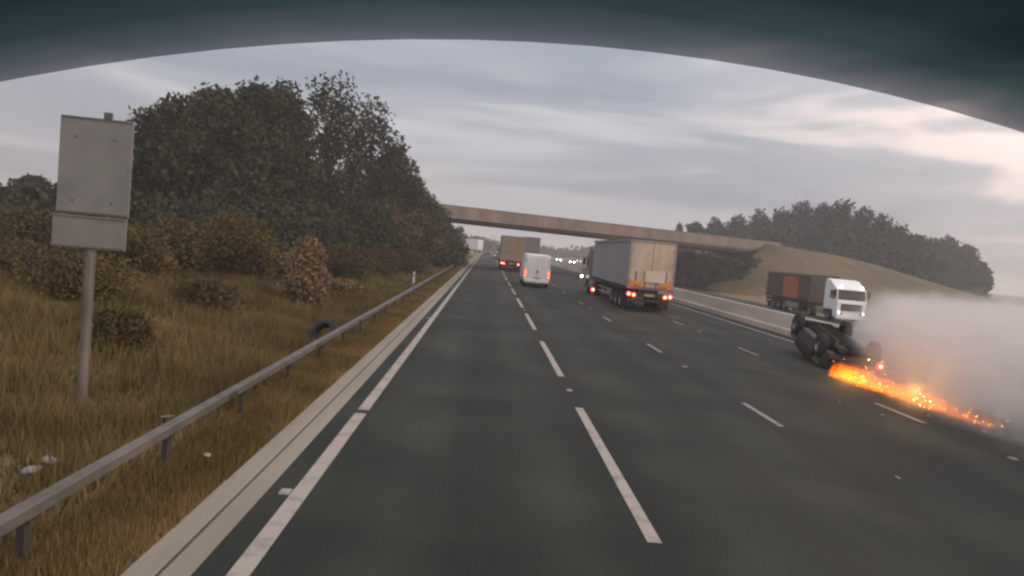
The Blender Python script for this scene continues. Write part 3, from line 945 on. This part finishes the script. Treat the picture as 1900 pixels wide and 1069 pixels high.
# big lorry ahead with beige rear doors
rr = at_y(1203, 560, 38.0)
lorry = tag(empty('articulated_lorry', (rr.x, 38.0, 0), R(0.3)), 'large articulated lorry with grey curtain side and beige rear doors', 'lorry')
trailer(lorry, 12.6, 3.86, 'curtain_grey', 'door_beige', power=9.0, straps=False)
tractor(lorry, 10.6, 'cab_grey', 3.55)
MB().box((0.22, -0.107, 1.95), (1.1, 0.02, 0.62)).build('pale_panel', 'door_pale', lorry)
lamp(lorry, 'side_marker', (-1.27, 11.3, 0.42), 0.15, 'lamp_red_core', power=4.0)
lamp(lorry, 'mirror_lamp', (-1.5, 15.9, 1.15), 0.09, 'lamp_soft')


# panel van
def section(y, wb, wm, wt, zb, zm, zt):
    return [(-wb, y, zb), (-wm, y, zb + (zm - zb) * 0.35), (-wm, y, zm), (-wt * 1.0 - (wm - wt) * 0.35, y, zm + (zt - zm) * 0.55), (-wt, y, zt - 0.07), (-wt + 0.14, y, zt),
            (wt - 0.14, y, zt), (wt, y, zt - 0.07), (wt * 1.0 + (wm - wt) * 0.35, y, zm + (zt - zm) * 0.55), (wm, y, zm), (wm, y, zb + (zm - zb) * 0.35), (wb, y, zb)]


q = at_y(997, 500, 53.0)
van = tag(empty('panel_van', (q.x, 53.0, 0)), 'white high roof panel van with its tall red tail lights lit', 'van')
vb = [section(y, 0.93, 1.0, wt, zb, 1.25, zt) for y, wt, zb, zt in ((0, 0.88, 0.42, 2.42), (0.08, 0.9, 0.36, 2.48), (0.85, 0.9, 0.36, 2.5), (0.92, 0.9, 0.72, 2.5), (1.68, 0.9, 0.72, 2.5), (1.75, 0.9, 0.36, 2.5), (3.9, 0.9, 0.36, 2.5),
                                                                   (4.3, 0.9, 0.36, 2.46), (4.4, 0.89, 0.72, 2.43), (5.1, 0.78, 0.72, 1.95), (5.15, 0.76, 0.36, 1.75), (5.8, 0.8, 0.4, 1.15))]
body = MB().loft(vb).build('body', 'van_white', van, 0.01, smooth=False)
for s in (-1, 1):
    d = MB().box((s * 0.42, -0.022, 1.42), (0.80, 0.03, 1.78)).build('rear_door', 'van_white', van, 0.015)
    MB().box((s * 0.06, -0.05, 1.2), (0.05, 0.03, 0.22)).build('door_handle', 'chassis', d)
    for zz in (0.85, 2.0):
        MB().box((s * 0.83, -0.035, zz), (0.05, 0.04, 0.12)).build('hinge', 'chassis', d)
    lm = MB().box((s * 0.885, -0.02, 1.02), (0.13, 0.07, 0.6)).build('tail_light', 'lamp_red', van, 0.012)
    for zz in (0.86, 1.12):
        MB().box((s * 0.885, -0.062, zz), (0.09, 0.02, 0.14)).build('bulb', 'lamp_van', lm)
    for yy in (1.3, 4.75):
        wheel(van, s * 0.86, yy, 0.35, 0.22, s)
    MB().box((s * 1.1, 4.3, 1.45), (0.18, 0.12, 0.3)).build('mirror', 'chassis', van, 0.02)
MB().box((0, -0.06, 0.47), (1.86, 0.16, 0.2)).build('bumper', 'van_white', van, 0.03)
MB().box((0.0, -0.045, 0.72), (0.52, 0.02, 0.12)).build('number_plate', 'plate_yellow', van)

# lorries farther on
q = at_y(950, 470, 84.0)
l2 = tag(empty('box_lorry', (q.x, 84.0, 0)), 'olive brown lorry with two red tail lights beside the white van', 'lorry')
trailer(l2, 12.0, 4.2, 'door_olive', 'door_olive', detail=False, power=14.0, marks=False)
tractor(l2, 10.0, 'cab_grey', 3.5)
q = at_y(988, 455, 118.0)
l3 = tag(empty('box_lorry', (q.x, 118.0, 0)), 'tall mauve grey lorry passing beyond the bridge behind the van', 'lorry')
trailer(l3, 12.5, 4.9, 'trailer_mauve', 'trailer_mauve', detail=False, marks=False, lamp_m='lamp_red')
tractor(l3, 10.5, 'cab_grey', 3.5)

# lorry on the oncoming carriageway: white cab, brown load, orange panel
YF = 55.0
q = at_y(1582, 552, YF)
zr = -0.02 - 0.75 * (q.x - 14.7) / 16.3
l4 = tag(empty('articulated_lorry', (q.x, YF + 14.2, zr), R(180)), 'oncoming lorry with a white cab and a brown trailer carrying an orange panel', 'lorry')
trailer(l4, 9.4, 3.62, 'curtain_brown', 'curtain_brown', detail=False, marks=False, lamp_m='lamp_red')
tractor(l4, 8.6, 'cab_white', 3.42, front_lamps=True)
MB().box((1.295, 5.6, 2.3), (0.03, 3.2, 1.9)).build('orange_panel', 'orange_panel', l4)
MB().box((1.30, 6.3, 0.75), (0.05, 2.6, 0.5)).build('side_skirt', 'frame_grey', l4)

# white boxes far off past the left bridge end
q = at_y(893, 452, 210.0)
wb = tag(empty('box_van', (q.x, 210.0, 0.4), R(52)), 'distant white box van past the left end of the bridge', 'van')
MB().box((0, 2.6, 2.4), (2.4, 4.8, 3.1)).build('box_body', 'box_white', wb, 0.05)
MB().prism([(4.85, 0.5), (6.4, 0.5), (6.45, 1.3), (5.9, 1.55), (5.5, 2.3), (4.85, 2.35)], -1.0, 1.0, 'x').build('cab', 'box_white', wb, 0.05)
MB().box((0, 3.0, 0.75), (1.6, 5.6, 0.3)).build('chassis', 'chassis', wb)
for s in (-1, 1):
    for yy in (1.2, 5.6):
        wheel(wb, s * 0.9, yy, 0.4, 0.25, s)
q = at_y(914, 439, 300.0)
bd = tag(empty('roadside_board', (q.x, 300, 0)), 'small pale roadside board far beyond the bridge', 'sign')
MB().box((0, 0, q.z), (3.2, 0.1, 1.8)).build('board', 'box_white', bd, 0.02)
for s in (-1, 1):
    MB().box((s * 1.0, 0.12, q.z / 2), (0.14, 0.1, q.z + 0.6)).build('post', 'galvanised', bd)


# cars
def car(root, m, scale=1.0, rear=None, front=None, under='car_under', suv=False, crush=1.0):
    """hatchback pointing +y, wheels on z=0, centred on the origin"""
    up = 0.12 if suv else 0.0
    S = [(-2.12, 0.72, 0.80, 0.45, 0.98, 1.02), (-2.05, 0.78, 0.86, 0.34, 1.00, 1.06), (-1.72, 0.80, 0.88, 0.30, 0.98, 1.04), (-1.68, 0.80, 0.89, 0.66, 0.98, 1.04), (-0.98, 0.80, 0.90, 0.66, 0.97, 1.03), (-0.94, 0.8, 0.9, 0.26, 0.97, 1.03),
         (0.88, 0.8, 0.9, 0.26, 0.95, 1.0), (0.92, 0.8, 0.9, 0.66, 0.94, 0.99), (1.64, 0.78, 0.87, 0.66, 0.84, 0.90), (1.68, 0.76, 0.85, 0.28, 0.82, 0.87), (2.05, 0.70, 0.78, 0.32, 0.72, 0.76), (2.16, 0.6, 0.66, 0.42, 0.62, 0.66)]
    rings = []
    for y, wb_, wm, zb_, zm, zt in S:
        rings.append([(-wb_, y, zb_ + up), (-wm, y, (zb_ + zm) / 2 + up), (-wm, y, zm - 0.08 + up), (-wm + 0.1, y, zt + up), (0, y, zt + 0.02 + up), (wm - 0.1, y, zt + up), (wm, y, zm - 0.08 + up), (wm, y, (zb_ + zm) / 2 + up), (wb_, y, zb_ + up), (0, y, zb_ + up)])
    body_ = MB().loft(rings).build('body', m, root, 0.02)
    G = [(-2.02, 0.74, 1.04, 0.70), (-1.72, 0.66, 1.44, 0.62), (-1.3, 0.63, 1.52, 0.6), (0.0, 0.63, 1.54, 0.6), (0.35, 0.64, 1.48, 0.6), (1.15, 0.76, 0.96, 0.7)]
    G = [(y, w, 0.96 + (z - 0.96) * crush, k) for y, w, z, k in G]
    rings = [[(-0.80, y, 0.96 + up), (-w, y, z - 0.05 + up), (-w + 0.08, y, z + up), (0, y, z + 0.02 + up), (w - 0.08, y, z + up), (w, y, z - 0.05 + up), (0.80, y, 0.96 + up)] for y, w, z, _ in G]
    MB().loft(rings).build('cabin', m, root, 0.015)

    def pane(pts, name):
        MB().add([Vector((a[0], a[1], 0.96 + (a[2] - 0.96) * crush + up)) for a in pts], [tuple(range(len(pts)))]).build(name, 'glass_dark', root)
    for s in (-1, 1):
        pane([(s * 0.812, -0.05, 1.0), (s * 0.812, 0.85, 1.0), (s * 0.685, 0.30, 1.42), (s * 0.66, -0.05, 1.45)], 'side_window')
        pane([(s * 0.812, -1.05, 1.0), (s * 0.812, -0.13, 1.0), (s * 0.66, -0.13, 1.45), (s * 0.66, -1.05, 1.45)], 'side_window')
    pane([(-0.62, -2.045, 1.08), (0.62, -2.045, 1.08), (0.55, -1.755, 1.42), (-0.55, -1.755, 1.42)], 'rear_window')
    pane([(-0.64, 1.13, 1.0), (0.64, 1.13, 1.0), (0.56, 0.39, 1.475), (-0.56, 0.39, 1.475)], 'windscreen')
    u = MB().box((0, -0.02, 0.30 + up), (1.05, 3.9, 0.2)).build('floor_pan', under, root, 0.03)
    MB().tube([(0.1, 1.4, 0.22 + up), (0.14, 0.2, 0.17 + up), (0.14, -0.8, 0.17 + up), (0.35, -1.3, 0.2 + up), (0.4, -2.1, 0.24 + up)], 0.04, 8).build('exhaust', 'chassis', u)
    MB().box((0.36, -1.75, 0.2 + up), (0.28, 0.45, 0.16)).build('silencer', 'chassis', u, 0.04)
    for yy in (-1.33, 1.28):
        MB().tube([(-0.75, yy, 0.34), (0.75, yy, 0.34)], 0.05, 8).build('axle', under, u)
    for s in (-1, 1):
        MB().tube([(s * 0.5, 0.9, 0.3 + up), (s * 0.74, 1.28, 0.32)], 0.03, 6).build('suspension_arm', under, u)
        for yy in (-1.33, 1.28):
            wheel(root, s * 0.80, yy, 0.34 if not suv else 0.39, 0.24, s)
        if rear:
            r_ = rear if not (isinstance(rear, tuple)) else rear[0 if s < 0 else 1]
            lamp(root, 'tail_light', (s * 0.70, -2.09, 0.88 + up), 0.09, r_)
        if front:
            lamp(root, 'headlight', (s * 0.62, 2.10, 0.62 + up), 0.17, front, back=1)
    MB().box((0, -2.12, 0.52 + up), (1.5, 0.12, 0.24)).build('bumper', m, root, 0.04)
    MB().box((0, 2.14, 0.46 + up), (1.3, 0.1, 0.2)).build('bumper', m, root, 0.04)
    MB().box((0, -2.125, 0.78 + up), (0.5, 0.02, 0.11)).build('number_plate', 'plate_yellow', root)


# small cars in the distance
q = at_y(925, 470, 150)
c1 = tag(empty('car', (q.x, 150, 0)), 'distant car with red tail lights left of the olive lorry', 'car')
car(c1, 'car_red', rear='lamp_red_core')
for px, y, X, lab in ((1036, 262, None, 'oncoming car with lit headlights beside the white van'), (1061, 232, None, 'oncoming car with dazzling headlights near the big lorry')):
    q = at_y(px, 479, y)
    z = -0.02 - 0.75 * (q.x - 14.7) / 16.3
    o = tag(empty('car', (q.x, y, max(-0.78, z)), R(180)), lab, 'car')
    car(o, 'car_silver', front='lamp_white')

for px, y, lab in ((1018, 330, 'faint far oncoming car just right of the white van roof'), (1074, 300, 'far oncoming car with headlights beside the big lorry cab')):
    q = at_y(px, 474, y)
    z = -0.02 - 0.75 * (q.x - 14.7) / 16.3
    o = tag(empty('car', (q.x, y, max(-0.78, z)), R(180)), lab, 'car')
    car(o, 'car_dark', front='lamp_soft')
for X, y, m, lab in ((0.2, 235, 'car_dark', 'tiny far car in the first lane beyond the bridge'), (4.0, 260, 'car_silver', 'tiny far car in the second lane beyond the bridge')):
    o = tag(empty('car', (X, y, 0)), lab, 'car')
    car(o, m, rear='lamp_red_core')

# wreck: dark car sliding on its roof, nose down
wr = tag(empty('overturned_car', (0, 0, 0)), 'dark overturned car on its roof with wheels up and one red lamp lit', 'car')
car(wr, 'car_dark', rear='glass_dark', suv=True, crush=0.42)
lamp(wr, 'rear_fog_light', (-0.72, -2.186, 0.54), 0.11, 'lamp_red_core', power=3.0)
wr.rotation_mode = 'QUATERNION'
wr.rotation_quaternion = (Matrix.Rotation(R(-8), 3, 'Z') @ Matrix.Rotation(R(9), 3, 'X') @ Matrix.Rotation(R(180 + 4), 3, 'Y')).to_quaternion()
wr.location = (11.72, 22.9, 1.20)

# debris on the asphalt
DB = [(1815, 772, 'debris_dark', 0.22, 'jagged dark piece of wreckage at the end of the fire trail'), (1790, 768, 'debris_dark', 0.16, 'dark wreckage scrap next to the jagged piece'), (1836, 784, 'debris_dark', 0.20, 'dark curled wreckage strip at the smoke edge'),
      (1826, 785, 'debris_light', 0.06, 'pale broken shard at the smoke edge'), (1829, 802, 'debris_light', 0.06, 'thin pale splinter on the asphalt below the shard'), (1724, 772, 'debris_light', 0.045, 'thin pale splinter above the lane dash'),
      (1637, 769, 'debris_light', 0.03, 'tiny pale chip left of the lane dash near the fire'), (1558, 745, 'debris_light', 0.03, 'tiny pale chip on the asphalt below the bright fire'), (1666, 885, 'debris_light', 0.03, 'small pale chip lying alone in the third lane'),
      (1770, 758, 'debris_light', 0.06, 'pale glowing chip within the embers'), (1733, 748, 'debris_dark', 0.1, 'small dark lump among the embers')]
for i, (px, py, m, s, lab) in enumerate(DB):
    q = at_z(px, py, 0.02)
    rnd = random.Random(i)
    b = MB()
    rings = []
    for k in range(4):
        t = k / 3
        rings.append([(s * math.cos(a) * rnd.uniform(0.5, 1.1) * (1 - 0.4 * abs(t - 0.4)), (t - 0.5) * 2.4 * s, s * 0.45 * (math.sin(a) + 0.8) * rnd.uniform(0.5, 1.2)) for a in [j * math.pi / 3 for j in range(6)]])
    o = b.loft(rings).build('wreckage_piece', m)
    o.location = (q.x, q.y, 0.0)
    o.rotation_euler = (0, 0, rnd.uniform(0, 3.1))
    tag(o, lab, 'debris')


# ------------------------------------------------------------------ fire, sparks, smoke
def vol_mat(name, build):
    m = bpy.data.materials.new(name)
    m.use_nodes = True
    nt, lk = m.node_tree.nodes, m.node_tree.links
    nt.clear()
    o = N(nt, 'ShaderNodeOutputMaterial')
    v = N(nt, 'ShaderNodeVolumePrincipled')
    lk.new(v.outputs[0], o.inputs['Volume'])
    build(m, nt, lk, v)
    MATS[name] = m
    return m


# fire trail: fire lies along a line on the asphalt from the wreck back towards the camera
fa, fb = at_z(1556, 700), at_z(1838, 796)
FL = (fb - fa).length
fz = math.atan2(fb.y - fa.y, fb.x - fa.x)


def fire_nodes(m, nt, lk, v):
    t = N(nt, 'ShaderNodeTexCoord')
    sp_ = N(nt, 'ShaderNodeSeparateXYZ')
    lk.new(t.outputs['Object'], sp_.inputs[0])
    mpn = N(nt, 'ShaderNodeMapping')
    mpn.inputs['Scale'].default_value = (2.0, 2.6, 1.5)
    lk.new(t.outputs['Object'], mpn.inputs['Vector'])
    nz = N(nt, 'ShaderNodeTexNoise')
    nz.inputs['Scale'].default_value = 1.6
    nz.inputs['Detail'].default_value = 3
    nz.inputs['Distortion'].default_value = 0.6
    lk.new(mpn.outputs['Vector'], nz.inputs['Vector'])
    along = math_n(nt, lk, 'DIVIDE', sp_.outputs['X'], FL, True)
    # flames stand higher at the wreck and die down along the trail
    hgt = math_n(nt, lk, 'MULTIPLY_ADD', along, -0.2)
    hgt.node.inputs[2].default_value = 0.5
    zr_ = math_n(nt, lk, 'DIVIDE', sp_.outputs['Z'], hgt)
    up_ = math_n(nt, lk, 'SUBTRACT', 1.0, zr_, True)
    ya = math_n(nt, lk, 'ABSOLUTE', sp_.outputs['Y'])
    wid = math_n(nt, lk, 'MULTIPLY_ADD', along, -0.22)
    wid.node.inputs[2].default_value = 0.5
    yr_ = math_n(nt, lk, 'DIVIDE', ya, wid)
    side_ = math_n(nt, lk, 'SUBTRACT', 1.0, yr_, True)
    core = math_n(nt, lk, 'MULTIPLY', up_, side_)
    nn = math_n(nt, lk, 'MULTIPLY_ADD', nz.outputs['Fac'], 2.2)
    nn.node.inputs[2].default_value = -1.15
    cc = math_n(nt, lk, 'MULTIPLY_ADD', core, 1.15)
    lk.new(nn, cc.node.inputs[2])
    e = math_n(nt, lk, 'MAXIMUM', cc, 0.0)
    e = math_n(nt, lk, 'MULTIPLY', e, math_n(nt, lk, 'MINIMUM', math_n(nt, lk, 'MULTIPLY', core, 6.0), 1.0))
    fade = math_n(nt, lk, 'SUBTRACT', 1.2, along)
    e = math_n(nt, lk, 'MULTIPLY', e, fade)
    e = math_n(nt, lk, 'MULTIPLY', e, 5.0)
    lk.new(e, v.inputs['Emission Strength'])
    v.inputs['Emission Color'].default_value = (1.0, 0.16, 0.006, 1)
    v.inputs['Density'].default_value = 0.05
    v.inputs['Color'].default_value = (0.5, 0.3, 0.2, 1)


vol_mat('fire_volume', fire_nodes)
rings = []
for i in range(15):
    t = i / 14
    hh = (0.66 - 0.36 * t) * (0.6 if i in (0, 14) else 1.0)
    ww = 0.52 * (0.5 if i in (0, 14) else 1.0)
    rings.append([(-0.1 + (FL + 0.2) * t, ww * math.cos(a), max(0.006, hh * math.sin(a))) for a in [math.pi * k / 8 for k in range(9)]])
fire = MB().loft(rings).build('fire_trail', 'fire_volume')
fire.location = (fa.x, fa.y, 0)
fire.rotation_euler = (0, 0, fz)
tag(fire, 'orange flames burning in a line on the asphalt behind the wreck', 'fire', kind='stuff')
fl = bpy.data.lights.new('fire_light', 'POINT')
fl.energy = 40
fl.color = (1.0, 0.42, 0.08)
fl.shadow_soft_size = 0.25
flo = bpy.data.objects.new('fire_light', fl)
col.objects.link(flo)
flo.parent = fire
flo.location = (0.5, 0, 0.35)
flo2 = flo.copy()
col.objects.link(flo2)
flo2.parent = fire
flo2.location = (3.2, 0, 0.3)


def flakes(n, smin, smax, bias):
    t = rng.random(n) ** bias
    x = t * FL
    y = rng.normal(size=n) * 0.2 + 0.03
    z = np.abs(rng.normal(size=n)) * (0.24 - 0.14 * t) + 0.015
    s = smin + (smax - smin) * rng.random(n) ** 2
    s = s * (1.25 - 0.5 * t)
    c = np.stack([x, y, z], 1)
    tri = []
    base = np.array([[1, 0, -0.6], [-1, 0, -0.6], [0, 1, -0.6], [0, 0, 1.4]])
    for i in range(n):
        st_ = np.array([1.0 + 3.0 * rng.random(), 0.6, 0.6 + 0.5 * rng.random()])
        q_ = c[i] + base * st_ * s[i] * (0.7 + 0.6 * rng.random((4, 3)))
        q_[:, 2] += (q_[:, 0] - c[i][0]) * rng.normal() * 0.5
        for a, b_, d in ((0, 1, 3), (1, 2, 3), (2, 0, 3)):
            tri.append(q_[[a, b_, d]])
    return np.array(tri)


sk = np_mesh('sparks', flakes(110, 0.005, 0.014, 1.1), 3, 'spark')
sk2 = np_mesh('sparks', flakes(16, 0.007, 0.016, 0.9), 3, 'spark_hot')
for o, lab in ((sk, 'orange sparks and embers scattered along the fire trail'), (sk2, 'brightest yellow sparks flickering within the fire trail')):
    o.location = (fa.x, fa.y, 0)
    o.rotation_euler = (0, 0, fz)
    tag(o, lab, 'sparks', kind='stuff')


# smoke bank to the right of the trail
def smoke_nodes(m, nt, lk, v):
    t = N(nt, 'ShaderNodeTexCoord')
    nz = N(nt, 'ShaderNodeTexNoise')
    nz.inputs['Scale'].default_value = 0.42
    nz.inputs['Detail'].default_value = 4
    nz.inputs['Roughness'].default_value = 0.5
    lk.new(t.outputs['Object'], nz.inputs['Vector'])
    sp_ = N(nt, 'ShaderNodeSeparateXYZ')
    lk.new(t.outputs['Object'], sp_.inputs[0])
    # soft top and soft left flank (object axes: X right, Y along the road, Z up)
    nzo = math_n(nt, lk, 'SUBTRACT', nz.outputs['Fac'], 0.5)
    zz = math_n(nt, lk, 'MULTIPLY_ADD', nzo, 2.6)
    lk.new(sp_.outputs['Z'], zz.node.inputs[2])
    topf = N(nt, 'ShaderNodeMapRange', interpolation_type='SMOOTHSTEP')
    topf.inputs['From Min'].default_value = 2.55
    topf.inputs['From Max'].default_value = 0.4
    lk.new(zz, topf.inputs['Value'])
    xx = math_n(nt, lk, 'MULTIPLY_ADD', nzo, 1.6)
    lk.new(sp_.outputs['X'], xx.node.inputs[2])
    # the flank leans outwards with height
    xl = math_n(nt, lk, 'MULTIPLY_ADD', sp_.outputs['Z'], -0.12)
    lk.new(xx, xl.node.inputs[2])
    # and draws back from the trail with distance
    ysq = math_n(nt, lk, 'MULTIPLY_ADD', sp_.outputs['Y'], 0.02)
    ysq.node.inputs[2].default_value = 0.02
    yb = math_n(nt, lk, 'MULTIPLY', ysq, math_n(nt, lk, 'MAXIMUM', sp_.outputs['Y'], 0.0))
    xl = math_n(nt, lk, 'SUBTRACT', xl, yb)
    lf = N(nt, 'ShaderNodeMapRange', interpolation_type='SMOOTHSTEP')
    lf.inputs['From Min'].default_value = -0.8
    lf.inputs['From Max'].default_value = 1.3
    lk.new(xl, lf.inputs['Value'])
    d = math_n(nt, lk, 'MULTIPLY', topf.outputs[0], lf.outputs[0])
    n2 = N(nt, 'ShaderNodeTexNoise')
    n2.inputs['Scale'].default_value = 0.95
    n2.inputs['Detail'].default_value = 3
    n2.inputs['Distortion'].default_value = 0.8
    lk.new(t.outputs['Object'], n2.inputs['Vector'])
    bil = N(nt, 'ShaderNodeMapRange', interpolation_type='SMOOTHSTEP')
    bil.inputs['From Min'].default_value = 0.36
    bil.inputs['From Max'].default_value = 0.62
    bil.inputs['To Min'].default_value = 0.07
    lk.new(n2.outputs['Fac'], bil.inputs['Value'])
    d = math_n(nt, lk, 'MULTIPLY', d, bil.outputs[0])
    d = math_n(nt, lk, 'MULTIPLY', d, 2.4)
    lk.new(d, v.inputs['Density'])
    v.inputs['Color'].default_value = (0.80, 0.77, 0.745, 1)
    v.inputs['Anisotropy'].default_value = 0.2


vol_mat('smoke_volume', smoke_nodes)
ground_pts = [(9.2, 10.5), (9.4, 14.5), (10.2, 18.5), (11.6, 22.0), (13.2, 26), (17.0, 32), (22, 36), (28, 36), (31, 28), (29, 16), (22, 8), (13, 7.5)]
x0s, y0s = 10.0, 12.0
rings = []
for z, g in ((-0.9, 1.0), (0.05, 1.0), (1.6, 1.02), (2.6, 1.0), (3.3, 0.93), (3.8, 0.8)):
    rings.append([(18 + (a - 18) * g, 21 + (b - 21) * g, z) for a, b in ground_pts])
smk = MB().loft(rings)
smk.v = [(a - x0s, b - y0s, c) for a, b, c in smk.v]
# let the object's X axis start at the flank, which recedes along the trail
so_ = smk.build('smoke_cloud', 'smoke_volume')
so_.location = (x0s, y0s, 0)
tag(so_, 'thick grey smoke rolling over the far lanes beside the fire', 'smoke', kind='stuff')

# ------------------------------------------------------------------ the lorry cab the view is taken from: arched windscreen header
lc = tag(empty('windscreen_surround', (0.07, 0, 0)), 'dark arched windscreen header with tinted band above the road view', 'windscreen surround')
YV = 0.55


EP = [at_y(px, py, YV + 0.03) for px, py in ((0, 153), (300, 95), (600, 71), (800, 67), (1100, 80), (1400, 118), (1700, 185), (1900, 239))]
EC = np.polyfit([p_.x - 0.07 for p_ in EP], [p_.z for p_ in EP], 2)     # arch of the windscreen opening


def edge_z(x):
    return float(np.polyval(EC, x))


band = bpy.data.materials.new('tinted_band')
band.use_nodes = True
nt, lk = band.node_tree.nodes, band.node_tree.links
pb = nt['Principled BSDF']
pb.inputs['Base Color'].default_value = (0.055, 0.085, 0.09, 1)
pb.inputs['Roughness'].default_value = 0.45
tb = N(nt, 'ShaderNodeBsdfTransparent')
at = N(nt, 'ShaderNodeAttribute', attribute_name='band')
tr_ = ramp(nt, [(0.0, (0.36, 0.36, 0.38)), (0.10, (0.22, 0.24, 0.255)), (0.30, (0.07, 0.12, 0.125)), (0.6, (0.02, 0.05, 0.056)), (1.0, (0.008, 0.025, 0.03))], 'LINEAR')
lk.new(at.outputs['Fac'], tr_.inputs['Fac'])
lk.new(tr_.outputs['Color'], tb.inputs['Color'])
ms_ = N(nt, 'ShaderNodeMixShader')
ms_.inputs[0].default_value = 0.25
lk.new(tb.outputs[0], ms_.inputs[1])
lk.new(pb.outputs[0], ms_.inputs[2])
lk.new(ms_.outputs[0], nt['Material Output'].inputs['Surface'])
MATS['tinted_band'] = band

nxs = 49
hs = [0.0, 0.004, 0.015, 0.03, 0.05, 0.075, 0.11, 0.16]
b = MB()
vals = []
for i in range(nxs):
    x = -1.2 + 2.4 * i / (nxs - 1)
    for h in hs:
        b.v.append((x, YV + 0.04 - 0.035 * x * x - h * 0.22, edge_z(x) + h))
        vals.append(h / 0.10)
m_ = len(hs)
b.f = [(i * m_ + k, (i + 1) * m_ + k, (i + 1) * m_ + k + 1, i * m_ + k + 1) for i in range(nxs - 1) for k in range(m_ - 1)]
me = b.mesh('shade_band', True)
att = me.attributes.new('band', 'FLOAT', 'POINT')
att.data.foreach_set('value', [min(1.0, v) for v in vals])
link('shade_band', me, 'tinted_band', lc)
# header and roof lining behind the band, pillars at both sides
b = MB()
rings = []
for i in range(25):
    x = -1.2 + 2.4 * i / 24
    y_, z_ = YV + 0.04 - 0.035 * x * x, edge_z(x)
    rings.append([(x, y_ - 0.035, z_ + 0.15), (x, y_ - 0.01, z_ + 0.16), (x, y_ - 0.03, z_ + 0.30), (x, y_ - 0.5, z_ + 0.36 + 0.1 * x * x), (x, y_ - 0.5, z_ + 0.32 + 0.1 * x * x), (x, y_ - 0.12, z_ + 0.25)])
b.loft(rings).build('header_panel', 'cab_trim', lc, smooth=True)
for s in (-1, 1):
    MB().tube([(s * 1.19, YV - 0.02, edge_z(s * 1.19) + 0.2), (s * 1.21, YV, edge_z(s * 1.19) - 0.1), (s * 1.22, YV + 0.12, 1.7)], [0.07, 0.06, 0.07], 10).build('pillar', 'cab_trim', lc, smooth=True)

# ------------------------------------------------------------------ haze
def haze_nodes(m, nt, lk, v):
    v.inputs['Density'].default_value = 0.0011
    v.inputs['Color'].default_value = (0.92, 0.90, 0.90, 1)
    v.inputs['Anisotropy'].default_value = 0.2


vol_mat('haze_volume', haze_nodes)
hz = MB().box((0, 1490, 14.0), (6200, 3200, 34.0)).build('haze', 'haze_volume')
tag(hz, 'thin grey morning haze over the whole motorway', 'haze', kind='stuff')
